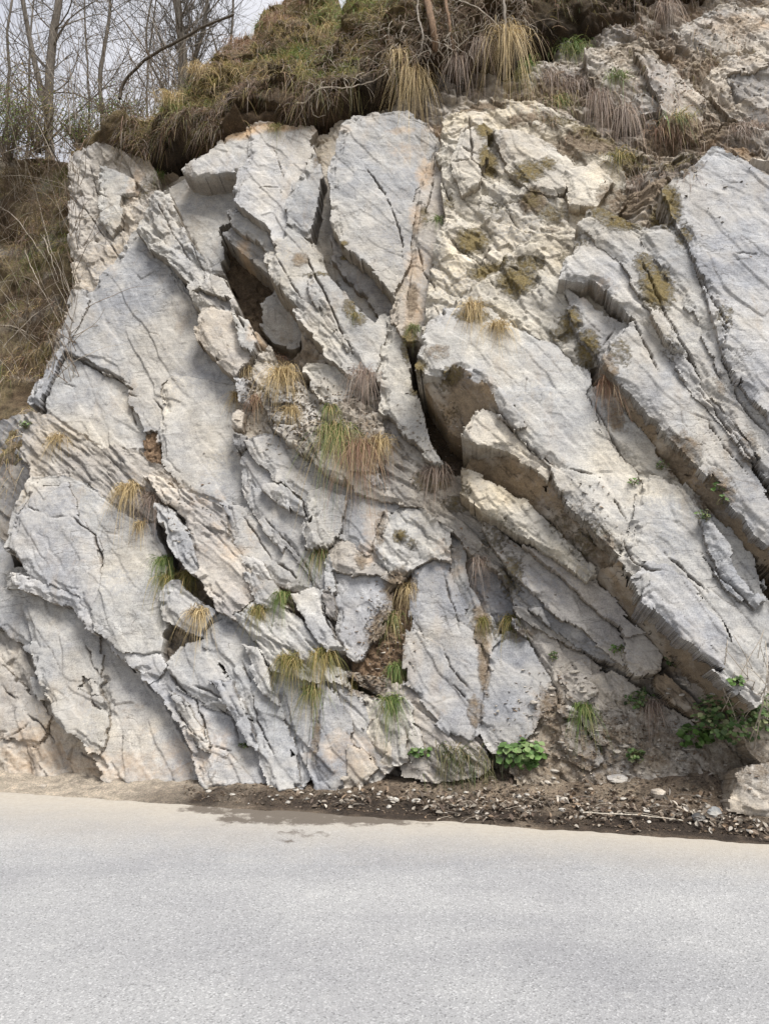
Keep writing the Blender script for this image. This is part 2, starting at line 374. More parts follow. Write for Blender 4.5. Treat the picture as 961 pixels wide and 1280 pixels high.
P('soil_pocket', 'soil', EARTH, .07, .0, (490,740),(520,712),(514,762),(509,802),(507,852),(488,880),(440,868),(440,830),(456,822),(480,792))
P('slab', 'slab', GREYB, .16, .02, (518,716),(546,700),(562,705),(582,740),(602,780),(608,830),(602,870),(597,908),(584,935),(560,925),(540,905),(507,852),(508,800),(513,760))
P('slab', 'slab', GREY, .14, .02, (560,668),(584,692),(584,730),(608,775),(618,808),(606,832),(592,785),(566,722))
P('slab', 'slab', DARKR, .06, .02, (584,692),(606,686),(634,718),(655,768),(645,792),(620,782),(602,762),(588,735))
P('slab', 'slab', GREYB, .16, .03, (612,808),(640,795),(662,812),(684,850),(694,882),(668,908),(642,950),(612,925),(600,905),(602,878),(608,830))
P('bed', 'lam', LAMC, .15, .03, (430,840),(500,850),(520,870),(548,905),(590,935),(606,960),(560,975),(510,965),(505,900),(470,870))
P('slab', 'slab', GREYB, .20, .0, (398,850),(418,865),(440,905),(446,950),(428,985),(405,990),(384,958),(389,910))
P('bed', 'lam', PALE, .17, .0, (404,850),(445,868),(458,925),(478,960),(458,985),(442,950),(436,905),(418,865))
P('slab', 'slab', CREAM, .20, .02, (452,872),(474,880),(486,940),(482,955),(464,945))
P('slab', 'slab', PALE, .22, .02, (474,882),(486,888),(502,915),(505,950),(488,952))
P('slab', 'slab', PALE, .20, .02, (488,868),(512,880),(528,935),(510,950),(500,905))
P('slab', 'slab', BEIGE, .22, .0, (430,930),(450,938),(470,960),(450,985),(432,980))
# -- thin planks and hollows, upper left centre
P('hollow', 'slab', BEIGE, -.22, .0, (205,238),(245,215),(305,218),(300,250),(320,300),(345,335),(340,380),(322,405),(290,385),(262,350),(235,300),(212,262))
P('slab', 'slab', PALE, -.13, .0, (205,236),(245,216),(303,222),(296,250),(288,275),(285,310),(284,345),(262,342),(236,300),(215,265))
P('hollow', 'soil', DBROWN, -.30, .0, (283,300),(300,283),(322,300),(345,335),(340,380),(325,440),(300,430),(302,390),(287,350))
P('slab', 'rough', PALE, .12, .05, (172,288),(198,238),(210,238),(236,292),(264,338),(284,352),(300,385),(318,412),(328,440),(318,455),(290,425),(268,388),(250,385),(238,350),(208,322),(188,308))
P('slab', 'slab', PALE, .17, .03, (252,335),(282,350),(300,384),(296,392),(270,380),(256,358))
P('slab', 'under', DARKR, .10, 0, (246,368),(256,362),(290,380),(296,392),(280,392))
P('slab', 'slab', BEIGE, .19, .05, (243,400),(256,383),(288,392),(307,422),(318,452),(312,478),(302,478),(272,450),(248,424))
P('slab', 'rough', BEIGE, .10, .0, (318,452),(300,478),(300,520),(292,565),(310,560),(330,545),(345,548),(335,500),(340,460),(330,440))
P('slab', 'slab', PALE, .16, .0, (228,208),(306,160),(317,184),(302,214),(282,216),(250,219),(236,218), lab=None)
P('slab', 'slab', GREY, .22, .06, (308,166),(322,158),(386,163),(396,182),(383,215),(362,250),(358,290),(345,318),(330,305),(305,285),(288,262),(290,240),(312,192))
P('slab', 'under', DARKR, .08, 0, (283,262),(292,258),(330,303),(342,325),(332,325),(300,300), join=None)
P('slab', 'slab', GREY, -.10, .0, (322,378),(342,365),(372,400),(380,420),(370,432),(345,425),(327,402))
P('slab', 'slab', BEIGE, .04, .0, (390,185),(430,152),(420,190),(413,220),(414,285),(432,320),(455,355),(450,380),(425,352),(398,318),(386,300),(392,262),(402,225))
P('slab', 'slab', GREY, .26, .03, (362,247),(382,218),(385,198),(396,193),(402,225),(392,268),(384,292),(358,282))
P('slab', 'slab', GREY, .30, .08, (334,322),(348,300),(360,283),(386,303),(398,325),(424,365),(445,405),(455,445),(446,480),(428,462),(402,425),(372,388),(346,355))
P('slab', 'slab', GREY, .33, .05, (382,345),(400,335),(428,350),(460,372),(482,400),(476,440),(456,480),(446,470),(436,440),(412,405),(388,370))
P('slab', 'slab', DARKR, .06, .0, (440,345),(480,365),(492,380),(484,402),(462,385))
P('slab', 'slab', GREY, .38, .04, (412,215),(430,158),(442,148),(500,146),(530,158),(545,190),(533,200),(520,250),(518,290),(507,330),(492,368),(480,368),(447,330),(427,310),(414,275))
P('slab', 'slab', BEIGE, .37, .0, (518,250),(532,200),(546,186),(562,200),(558,270),(548,300),(538,350),(532,400),(527,445),(510,462),(488,478),(484,420),(494,370),(508,330))
P('slab', 'slab', PALE, .31, .0, (474,470),(484,400),(500,415),(520,470),(535,520),(545,580),(525,580),(498,545),(476,512))
P('soil_pocket', 'soil', DBROWN, -.05, .0, (510,462),(530,460),(580,545),(600,570),(590,610),(560,600),(540,580),(525,520))
P('slab', 'slab', PALE, .24, .03, (384,460),(415,463),(437,484),(445,502),(415,503),(395,484))
P('slab', 'rough', PALE, .20, .02, (325,480),(345,472),(392,508),(405,540),(380,555),(350,540),(330,510))
P('slab', 'rough', BEIGE, .30, .05, (360,540),(400,520),(440,505),(475,530),(500,575),(470,600),(440,600),(410,590),(380,565))
P('slab', 'slab', BEIGE, .26, .02, (438,590),(492,588),(510,600),(500,625),(465,622),(440,612))
P('plate', 'slab', GREY, .13, .03, (283,264),(298,262),(332,290),(350,318),(338,326),(312,300),(290,284))
P('plate', 'slab', DARKR, .04, .0, (279,288),(290,284),(312,302),(340,328),(334,342),(302,316),(284,300))
P('plate', 'slab', DARKR, .24, .02, (413,288),(430,314),(452,338),(484,370),(494,384),(486,398),(466,386),(438,352),(418,326))
P('plate', 'slab', GREY, .15, .02, (408,316),(420,330),(440,356),(468,388),(482,404),(470,414),(440,388),(414,350))
P('plate', 'slab', PALE, .24, .03, (290,392),(306,398),(320,428),(314,442),(300,428))
P('plate', 'slab', GREY, .20, .02, (294,470),(313,478),(308,508),(295,500))
P('plate', 'slab', BEIGE, .22, .02, (290,508),(307,513),(305,538),(289,534))
P('plate', 'slab', DARKR, .20, .02, (289,542),(312,546),(306,560),(292,566))
P('plate', 'slab', PALE, .27, .02, (335,512),(362,516),(372,530),(350,532),(334,526))
P('plate', 'slab', PALE, .28, .02, (342,534),(372,536),(388,552),(362,552))
P('plate', 'slab', GREY, .26, .02, (330,482),(352,484),(364,500),(342,500))
P('plate', 'slab', PALE, .30, .02, (452,590),(486,590),(496,604),(470,608))
P('plate', 'slab', GREY, .22, .03, (10,716),(40,722),(64,728),(98,745),(124,780),(116,788),(86,757),(36,737),(12,730))
P('plate', 'slab', GREY, .19, .02, (135,800),(162,820),(198,816),(206,832),(190,846),(160,838),(140,815))
P('plate', 'slab', PALE, .19, .03, (205,862),(228,872),(252,905),(262,940),(246,935),(228,900))
P('plate', 'slab', GREY, .10, .02, (100,846),(114,850),(118,870),(102,862))
P('plate', 'slab', GREY, .10, .02, (117,868),(131,872),(132,888),(118,882))
P('plate', 'slab', GREY, .24, .03, (262,850),(286,852),(305,885),(322,935),(308,930),(285,885))
P('plate', 'slab', PALE, .24, .02, (300,800),(324,806),(338,842),(345,880),(330,870),(312,835))
P('plate', 'slab', PALE, .19, .03, (300,690),(328,705),(345,728),(330,730),(308,708))
P('plate', 'slab', GREY, .22, .02, (322,602),(345,603),(378,628),(384,646),(365,640),(338,620))
# -- dark laminated bed that runs under the overhang
P('bed', 'lam', LAMC, .18, .05, (470,590),(484,520),(530,575),(590,625),(650,680),(720,740),(790,790),(850,850),(905,905),(870,910),(800,860),(740,825),(690,800),(650,770),(630,715),(590,690),(560,662),(520,632),(495,625))
P('slab', 'slab', DARKR, .22, .0, (645,712),(690,716),(742,756),(778,800),(790,830),(740,822),(700,795),(660,755),(645,742))
P('ledge', 'slab', BEIGE, .34, .04, (640,668),(690,700),(736,728),(800,772),(862,828),(908,884),(890,886),(838,838),(778,784),(728,748),(680,716),(645,690))
P('ledge', 'slab', LAMC, .27, .04, (600,640),(640,672),(700,725),(760,775),(830,840),(880,888),(868,894),(808,850),(738,800),(690,765),(650,725),(610,668))
P('ledge', 'slab', DARKR, .22, .04, (636,770),(690,802),(742,828),(790,862),(780,874),(738,850),(690,822),(645,790))
P('ledge', 'slab', BEIGE, .24, .04, (790,868),(830,885),(870,912),(860,922),(820,904))
P('slab', 'slab', BEIGE, .30, .0, (784,795),(822,786),(832,812),(826,838),(792,842),(782,826))
P('slab', 'under', BROWN, .24, .02, (822,835),(838,848),(900,905),(885,912),(840,878),(820,858))
P('rubble', 'rough', BEIGE, .12, .02, (640,770),(690,800),(740,825),(800,860),(870,910),(961,930),(1080,960),(1080,1040),(860,1040),(700,1010),(640,960),(670,905),(695,880),(684,850),(662,812))
P('slab', 'slab', BEIGE, .20, .03, (694,850),(712,838),(738,848),(748,862),(736,872),(748,890),(728,880),(712,868))
P('slab', 'slab', PALE, .20, .02, (698,905),(724,896),(738,915),(752,948),(735,960),(716,952),(702,932))
P('slab', 'slab', PALE, .22, .02, (700,880),(720,885),(750,905),(765,925),(752,930),(728,898),(700,895))
# -- overhanging right-hand beds
P('soil_pocket', 'soil', DBROWN, .35, .0, (700,400),(735,440),(760,500),(800,560),(880,640),(955,700),(961,760),(930,760),(880,660),(800,600),(760,560),(730,470))
P('slab', 'rough', CREAM, .48, .0, (546,190),(560,148),(600,128),(665,135),(730,160),(765,200),(775,255),(745,290),(705,300),(662,310),(622,340),(585,372),(560,395),(530,425),(532,380),(545,300),(557,270))
P('slab', 'rough', CREAM, .60, .0, (560,392),(585,365),(622,330),(662,300),(720,290),(740,330),(705,352),(745,402),(752,456),(722,455),(690,430),(640,408),(600,385))
P('slab', 'slab', CREAM, .56, .0, (560,200),(575,160),(605,150),(610,190),(600,230),(575,240))
P('slab', 'slab', CREAM, .56, .02, (615,160),(650,160),(690,180),(720,210),(700,240),(660,235),(630,200))
P('slab', 'slab', CREAM, .58, .02, (700,215),(745,200),(765,230),(745,260),(712,255))
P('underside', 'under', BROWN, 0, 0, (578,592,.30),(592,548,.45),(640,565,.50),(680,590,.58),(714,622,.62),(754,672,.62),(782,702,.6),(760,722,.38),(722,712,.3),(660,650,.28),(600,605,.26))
P('slab', 'rough', CREAM, .46, .06, (578,590),(612,598),(662,628),(704,668),(742,708),(734,727),(690,694),(650,664),(594,628),(576,610))
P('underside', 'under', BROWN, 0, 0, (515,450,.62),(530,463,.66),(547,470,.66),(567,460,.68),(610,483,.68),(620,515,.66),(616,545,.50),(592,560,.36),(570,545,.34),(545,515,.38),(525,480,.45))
P('slab', 'slab', CREAM, .63, .03, (574,543),(600,513),(632,522),(662,552),(692,588),(686,604),(662,580),(630,560),(596,556))
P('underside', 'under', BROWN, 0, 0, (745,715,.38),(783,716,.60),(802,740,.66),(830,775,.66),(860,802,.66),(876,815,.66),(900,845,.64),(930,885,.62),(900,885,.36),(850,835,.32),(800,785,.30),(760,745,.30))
P('slab', 'slab', PALE, .66, .04, (515,450),(525,428),(560,388),(605,380),(650,412),(700,430),(735,490),(748,530),(768,560),(792,590),(798,640),(778,700),(752,672),(712,622),(690,587),(672,567),(642,537),(620,513),(610,482),(567,458),(547,470),(527,467))
P('slab', 'slab', PALE, .68, .04, (777,700),(792,650),(800,592),(850,608),(875,640),(902,700),(932,752),(955,745),(958,800),(945,862),(938,874),(912,852),(876,815),(860,802),(830,775),(802,742),(785,724))
P('slab', 'slab', GREYB, .71, .03, (785,722),(800,700),(830,700),(862,735),(900,775),(912,800),(905,842),(876,815),(860,802),(830,775),(802,742))
P('plate', 'slab', PALE, .70, .03, (688,586),(712,590),(748,640),(772,682),(778,700),(752,674),(712,624))
P('plate', 'slab', PALE, .72, .02, (773,699),(796,690),(803,704),(790,716))
P('plate', 'slab', GREY, .73, .02, (786,722),(808,714),(812,728),(796,738))
P('plate', 'slab', GREYB, .76, .03, (800,742),(816,734),(852,768),(884,802),(908,838),(895,832),(860,802),(830,775))
P('plate', 'slab', PALE, .75, .03, (892,838),(905,842),(930,858),(946,866),(938,880),(912,856))
P('plate', 'slab', GREY, .71, .03, (570,458),(605,462),(640,505),(662,535),(645,538),(620,513),(608,482))
P('slab', 'slab', GREYB, .72, .03, (872,642),(902,665),(932,720),(957,750),(944,762),(912,735),(884,692))
P('slab', 'slab', PALE, .60, .0, (736,490),(757,478),(787,520),(832,580),(882,632),(937,690),(957,745),(940,752),(902,690),(872,640),(850,608),(800,592),(768,560),(748,530))
P('slab', 'slab', PALE, .68, .03, (704,352),(715,345),(748,352),(778,388),(800,420),(770,415),(752,452),(722,410))
P('slab', 'slab', CREAM, .58, .0, (704,350),(726,346),(777,388),(770,410),(742,398),(712,372))
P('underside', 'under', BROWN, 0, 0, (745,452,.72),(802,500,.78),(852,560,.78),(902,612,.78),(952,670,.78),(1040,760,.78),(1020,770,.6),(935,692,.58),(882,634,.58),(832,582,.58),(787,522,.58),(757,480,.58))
P('slab', 'slab', GREY, .80, .03, (748,452),(770,413),(792,398),(832,430),(872,480),(922,550),(963,620),(1060,740),(1040,760),(952,670),(902,610),(852,560),(802,500))
P('slab', 'slab', PALE, .81, .02, (700,345),(722,290),(765,290),(802,370),(862,450),(963,590),(1060,700),(1060,740),(963,620),(922,550),(872,480),(832,430),(792,398),(778,385),(742,350))
P('slab', 'slab', PALE, .84, .02, (718,282),(740,268),(800,292),(842,330),(872,370),(902,450),(963,560),(1060,690),(1060,710),(963,600),(902,512),(862,450),(802,370),(762,310))
P('slab', 'slab', GREY, .86, .02, (798,292),(840,285),(882,350),(907,440),(960,520),(1060,650),(1060,690),(963,566),(902,470),(872,402),(832,342))
P('plate', 'slab', PALE, .88, .03, (800,372),(822,380),(862,440),(905,510),(890,508),(850,450))
P('plate', 'slab', GREY, .83, .03, (826,436),(850,440),(900,505),(952,580),(935,575),(880,500))
P('slab', 'slab', GREYB, .90, .03, (835,240),(888,186),(961,232),(1100,330),(1100,700),(961,520),(930,480),(907,440),(890,372),(862,305))
P('boulder', 'slab', BEIGE, .56, .0, (912,1005),(922,972),(940,955),(1000,942),(1080,930),(1090,1040),(960,1030),(915,1018))
P('slab', 'slab', BEIGE, .40, .0, (1040,760),(1100,740),(1100,960),(960,960),(900,905),(950,880),(965,820))
# -- upper right crag
P('crag', 'rough', BEIGE, .25, .0, (735,60),(795,55),(835,90),(835,132),(795,142),(745,105))
P('crag', 'rough', BEIGE, .25, .0, (880,110),(905,75),(961,70),(1100,90),(1100,200),(961,150),(915,140))
P('crag', 'rough', DARKR, .22, .0, (905,100),(961,85),(1080,100),(1080,140),(961,125),(920,130))
P('crag', 'rough', BEIGE, .12, .0, (840,40),(900,10),(961,10),(1100,20),(1100,90),(961,70),(905,70),(870,60))
P('crag', 'slab', BEIGE, .35, .02, (795,60),(830,80),(870,130),(868,170),(835,145),(820,110))

# silhouette of the rock itself (photograph points on the mean plane)
SIL = [(-900,1100),(-900,640),(-60,520),(10,505),(38,500),(60,440),(78,402),(92,365),(86,330),(84,262),(84,188),(130,178),(176,196),(215,200),(250,172),(310,146),(380,130),(430,92),(560,60),(625,45),(655,5),(672,-60),(700,-200),(1500,-500),(1500,1250)]
SILst = [st(x, y, -.1) for x, y in SIL]
SILst = [(a, b) for a, b in SILst]
inside = inpoly(Sw, Tw, SILst)

lab = np.zeros((nt_, ns), np.int32); Dp = np.full((nt_, ns), np.nan)
edge = np.full((nt_, ns), 9.0, np.float32)
for idx, q in enumerate(L, 1):
    pts = q['pts']; cx = np.mean([p[0] for p in pts]); cy = np.mean([p[1] for p in pts])
    A, B, ST = [], [], []
    for p in pts:
        d = p[2] if len(p) > 2 else q['d'] + q['k']*(1.9 if q['kind'] == 'slab' else 1.2)/100*((p[0]-cx)*-.8+(p[1]-cy)*.6)
        s, t = st(p[0], p[1], d); ST.append((s, t)); A.append((1, s, t)); B.append(d)
    q['st'] = ST; q['pl'] = np.linalg.lstsq(np.array(A), np.array(B), rcond=None)[0]
    a = np.array(ST); i0 = max(0, int((a[:, 0].min()-.08-S0)/H)); i1 = min(ns, int((a[:, 0].max()+.08-S0)/H)+1)
    j0 = max(0, int((a[:, 1].min()-.08-T0)/H)); j1 = min(nt_, int((a[:, 1].max()+.08-T0)/H)+1)
    if i1 <= i0 or j1 <= j0: q['box'] = None; continue
    sl = (slice(j0, j1), slice(i0, i1)); q['box'] = (j0, j1, i0, i1)
    m = inpoly(Sw[sl], Tw[sl], ST); dd = segd(Sw[sl], Tw[sl], ST)
    lab[sl][m] = idx; edge[sl][m] = dd[m]
    pl = q['pl']; Dp[sl][m] = (pl[0]+pl[1]*Sc[sl]+pl[2]*Tc[sl])[m]

# beds run on underneath their upper-right neighbours: close the thin gaps between outlines
PLS = np.array([[0, 0, 0]]+[list(q['pl']) for q in L])
for k, (dj, di) in enumerate([(-1, -1), (-1, 0), (0, -1), (1, 0), (0, 1)]*5):
    if k >= 16: break
    src = np.roll(lab, (-dj, -di), (0, 1))
    m = (lab == 0) & (src > 0)
    lab[m] = src[m]
gm = np.isnan(Dp) & (lab > 0)
Dp[gm] = (PLS[lab, 0]+PLS[lab, 1]*Sc+PLS[lab, 2]*Tc)[gm]
def components(m):
    ids = np.where(m, np.arange(1, m.size+1).reshape(m.shape), 0)
    while True:
        p = np.pad(ids, 1); n_ = np.maximum.reduce([p[1:-1, 1:-1], p[:-2, 1:-1], p[2:, 1:-1], p[1:-1, :-2], p[1:-1, 2:]])*(m > 0)
        for _ in range(12):
            p = np.pad(n_, 1); n_ = np.maximum.reduce([p[1:-1, 1:-1], p[:-2, 1:-1], p[2:, 1:-1], p[1:-1, :-2], p[1:-1, 2:]])*(m > 0)
        if (n_ == ids).all(): return ids
        ids = n_
for idx, q in enumerate(L, 1):
    if q['box'] is None: continue
    j0, j1, i0, i1 = q['box']; sl = (slice(max(0, j0-6), j1+6), slice(max(0, i0-6), i1+6))
    m = lab[sl] == idx
    if not m.any(): continue
    cc = components(m); u_, n_ = np.unique(cc[cc > 0], return_counts=True)
    if len(u_) > 1:
        bad = np.isin(cc, u_[n_ < n_.max()]) & m           # slivers left behind a neighbour join the bedrock
        lab[sl][bad] = 0; Dp[sl][bad] = np.nan
# general shape of the body between the traced beds
def box(a, k):
    for ax in (0, 1):
        c_ = np.cumsum(np.pad(a, [(k+1, k) if i == ax else (0, 0) for i in (0, 1)], mode='edge'), axis=ax)
        n_ = a.shape[ax]
        a = (np.take(c_, np.arange(2*k+1, 2*k+1+n_), axis=ax)-np.take(c_, np.arange(0, n_), axis=ax))/(2*k+1)
    return a
ok = ~np.isnan(Dp); D0 = np.where(ok, Dp, 0); base = np.zeros_like(D0); wsum = np.zeros_like(D0)
for k, wt in ((6, 1.0), (20, .05), (70, .002), (220, .00005)):
    base += wt*box(D0, k); wsum += wt*box(ok.astype(float), k)
base = np.where(wsum > 1e-9, base/np.maximum(wsum, 1e-9), 0)
ctl = [(700,200,.4),(760,110,.15),(860,150,.2),(940,180,.4),(700,60,-.1),(640,120,.1),(760,0,.0),(961,0,.0),(870,60,.15),(850,260,.6),(1200,0,.0),(480,114,-1.1),(540,100,-1.2),(600,85,-1.2),(430,122,-.8),(510,105,-1.2),(570,90,-1.25),(620,72,-1.1),(455,118,-1.0),(600,112,-.9),(390,132,-.5),(640,70,-.9),(330,130,-.2),(200,190,-.2),(560,80,-1.0),(500,90,-1.0),(250,175,-.2),(800,-60,-.05),(961,-60,-.05)]
fld = base-.19; ww = np.ones_like(base)*.35
far = np.where(ok, 0, 1).astype(float)
for x, y, d in ctl:
    s, t = st(x, y, d); k = np.exp(-((Sc-s)**2+(Tc-t)**2)/(.42 if d < -.7 else .30)**2)*2.2*(3 if d < -.7 else 1)
    fld = (fld*ww+k*d)/(ww+k); ww = ww+k*0
BASE = box(fld, 3)
BASE = np.where(np.isnan(BASE), 0, BASE)
def cellvert(a):
    p = np.pad(a, 1, mode='edge'); return (p[:-1, :-1]+p[1:, :-1]+p[:-1, 1:]+p[1:, 1:])/4
# noise fields on the vertices
ax_, ay_ = .60, -.80
def along(S, T, a, b): return S*a+T*b, S*-b+T*a
u, v = along(Sv, Tv, .60, -.80)
uw = u+.05*fbm(Sv/.3, Tv/.3, 91, 3); vw = v+.05*fbm(Sv/.3, Tv/.3, 93, 3)
LOW = fbm(Sv/.55, Tv/.55, 1, 4)
T1_ = fbm(uw/.55, vw/.24, 12, 5)*1.7
TERR = np.floor(T1_*5)/5*.75+T1_*.25
FAC, FE, FC = voro(uw/.19, vw/.085, 3, 1.2)
FAC2, FE2, FC2 = voro(uw/.06, vw/.04, 8, 1.4)
FAC3, _, _ = voro(uw/.26+.25*fbm(Sv/.15, Tv/.15, 44), vw/.17+.25*fbm(Sv/.15, Tv/.15, 45), 18, 1.9)
u2, v2 = along(Sv, Tv, .76, -.65)
v2w = v2+.05*fbm(u2/.5, v2/.3, 41, 3)
PLT, PE, PC = voro(uw/.80, vw/.13, 203, 1.0); PLT2, PE2, PC2 = voro(u2/.5+.3*fbm(u2/.2,v2/.2,207), v2w/.075, 205, 1.1)
GRV = np.clip(1-PE/.04, 0, 1)*(PC > .0)*np.clip(5*fbm(Sv/.7, Tv/.7, 219, 3)-.1, 0, 1)
vq = v2w+.03*fbm(u2/.35, v2/.12, 215, 4); LAMV, LE, LQ = voro(u2/.26+.35*fbm(u2/.15, v2/.08, 209), vq/.046, 211, 1.3); LAMW, LE2, _ = voro(u2/.12+.3*fbm(u2/.1, v2/.05, 210), vq/.020, 213, 1.3); LMOD = np.clip(.55+1.3*fbm(Sv/.22, Tv/.22, 217, 3), .1, 1)
LAM1 = h2(np.floor(v2w/.028), np.floor((u2+.3*h2(np.floor(v2w/.028), 0*v2w, 7))/.22), 61)*2-1
LAM2 = h2(np.floor(v2w/.012+.5*vn(u2/.1, v2/.1, 3)), np.floor(u2/.11), 62)*2-1
FINE = fbm(Sv/.035, Tv/.035, 77, 3)
STEEP = fbm(Sv/.018, Tv/.018, 79, 2)
NZ = {
 'slab': .009*LOW+.014*TERR+.007*PLT-.012*GRV*(FC > -.3)+.003*FAC+.0006*FINE+.003*np.clip(FAC2-.7, 0, 1),
 'rough': .03*LOW+.026*TERR+.015*FAC3+.020*PLT-.02*GRV+.010*FAC+.004*FAC2+.002*FINE,
 'lam': .02*LOW+LMOD*(.014*LAMV+.007*LAMW-.012*np.clip(1-LE/.08, 0, 1)*(LQ > 0))+.018*PLT2+.012*TERR+.0015*FINE,
 'soil': .04*LOW+.012*FAC2+.010*FINE+.006*STEEP,
 'under': .02*LOW+.022*TERR+.014*FAC+.010*LAMV+.002*FINE,
 'bed0': .04*LOW+.035*FAC3+.020*FAC+.010*FAC2+.012*LAMV+.004*FINE,
}
# traced open joints: (width m, depth m, points)
CR = [
 (.007,.05,(80,438),(100,450),(120,458),(140,468),(162,480)),(.005,.04,(150,488),(162,492),(175,497)),(.004,.02,(68,474),(85,480),(100,486)),
 (.004,.03,(160,505),(165,512),(172,535),(180,542)),(.004,.03,(190,495),(203,512),(200,525)),(.004,.02,(190,490),(197,480)),
 (.006,.04,(87,643),(100,655),(117,668),(125,690),(131,712)),(.005,.03,(62,645),(85,647)),(.004,.03,(30,630),(60,645)),
 (.006,.04,(105,800),(110,815),(125,850)),(.005,.03,(140,905),(128,925),(122,945)),
 (.006,.04,(205,835),(225,860),(245,875),(262,935)),(.005,.03,(232,855),(262,862),(285,880)),(.005,.03,(262,875),(292,900),(300,935)),
 (.004,.03,(215,880),(240,915),(268,935),(300,938)),(.004,.03,(300,820),(312,850),(320,900),(345,950)),
 (.005,.04,(340,700),(365,715),(380,735)),(.006,.05,(402,740),(425,745),(432,738)),(.005,.04,(400,745),(410,780),(424,800)),
 (.004,.03,(325,640),(350,668),(380,700),(392,735)),(.004,.03,(300,640),(318,665),(345,705)),
 (.005,.04,(412,210),(413,215)),(.005,.05,(455,205),(480,240),(490,262),(500,290),(505,325)),(.004,.03,(320,235),(362,235)),(.004,.03,(340,180),(355,220),(350,250)),
 (.006,.05,(560,205),(598,202)),(.006,.05,(575,178),(585,188),(600,192)),(.005,.04,(550,225),(562,245),(570,262)),(.004,.04,(545,180),(540,230),(530,275)),
 (.005,.04,(520,300),(530,340),(545,365)),(.006,.05,(537,378),(545,385),(558,400)),(.004,.03,(515,335),(508,380)),
 (.005,.04,(560,850),(590,880)),(.003,.02,(515,773),(540,810)),(.004,.03,(553,712),(560,735),(575,785),(578,795)),
 (.004,.03,(550,800),(560,830),(590,865)),(.005,.04,(700,582),(760,600)),(.005,.05,(830,690),(860,720),(890,745)),(.006,.05,(872,682),(900,718),(940,752)),
 (.005,.04,(775,668),(790,700),(815,715),(835,712)),(.004,.03,(765,610),(770,630),(788,655)),(.006,.05,(770,410),(752,435)),
 (.006,.06,(785,405),(810,440),(828,470)),(.006,.05,(800,320),(835,400),(870,460)),(.005,.05,(870,480),(900,520),(935,570),(961,600)),
 (.004,.04,(880,520),(905,560),(940,600)),(.005,.05,(870,340),(905,405),(903,450),(925,500),(961,545)),(.004,.02,(900,316),(961,318)),
 (.005,.05,(290,378),(300,400),(312,420)),(.005,.05,(382,318),(395,345),(430,420),(445,445)),(.004,.03,(345,320),(380,380)),
 (.005,.04,(60,920),(65,935)),(.004,.04,(30,890),(50,905),(70,935)),(.004,.03,(0,855),(25,880)),(.004,.03,(10,925),(45,900)),
 (.004,.03,(430,700),(450,690)),(.004,.02,(620,560),(680,630)),(.005,.04,(610,500),(645,540),(680,580)),(.005,.03,(740,495),(760,540),(790,585)),
 (.004,.03,(100,250),(120,280),(150,320)),(.004,.03,(110,200),(120,240),(140,250)),(.004,.03,(235,290),(255,340)),(.004,.03,(195,250),(215,290),(240,330)),
 (.005,.04,(585,140),(590,200),(610,230)),(.004,.03,(620,240),(650,290),(700,300)),(.004,.03,(560,300),(600,330),(620,300)),
]
CRK = np.zeros_like(Sv)
Dl = np.where(ok, Dp, BASE)
def look(arr, s, t):
    i = np.clip(((np.asarray(s)-S0)/H).astype(int), 0, ns-1); j = np.clip(((np.asarray(t)-T0)/H).astype(int), 0, nt_-1)
    return arr[j, i]
def hit(x, y):
    """first point of the modelled surface along the sight line through a photograph point -> s, t, d"""
    ds = np.arange(1.6, -2.0, -.01); r = ray(x, y)
    k = ((O@EN)+ds-CAMP@EN)/(r@EN); p = CAMP+k[:, None]*r-O; s, t = p@ES, p@ET
    dd = look(Dl, s, t); m = dd >= ds
    i = int(np.argmax(m)) if m.any() else 160
    return float(s[i]), float(t[i]), float(ds[i])
_, _, wc1 = voro(Sv/.045, Tv/.045, 551); _, _, wc2 = voro(Sv/.045, Tv/.045, 552)
wob = .012*fbm(Sv/.08, Tv/.08, 55, 3)+.006*wc1; wob2 = .012*fbm(Sv/.08, Tv/.08, 56, 3)+.006*wc2; wvar = .25+1.5*np.clip(.5+1.1*fbm(Sv/.10, Tv/.10, 57, 3), 0, 1)
for wd, dp, *pts in CR:
    q = []
    for x, y in pts:
        s, t, d = hit(x, y); q.append((s, t))
    a = np.array(q); i0 = max(0, int((a[:, 0].min()-.08-S0)/H)); i1 = min(ns+1, int((a[:, 0].max()+.08-S0)/H)+1)
    j0 = max(0, int((a[:, 1].min()-.08-T0)/H)); j1 = min(nt_+1, int((a[:, 1].max()+.08-T0)/H)+1)
    sl = (slice(j0, j1), slice(i0, i1))
    dd = segd(Sv[sl]+wob[sl], Tv[sl]+wob2[sl], q, False)
    ends = np.minimum(np.hypot(Sv[sl]-q[0][0], Tv[sl]-q[0][1]), np.hypot(Sv[sl]-q[-1][0], Tv[sl]-q[-1][1])); tp = np.clip(ends/.12, .25, 1)
    CRK[sl] = np.minimum(CRK[sl], -dp*tp*np.clip(1.6-dd/(wd*wvar[sl]*tp), 0, 1))

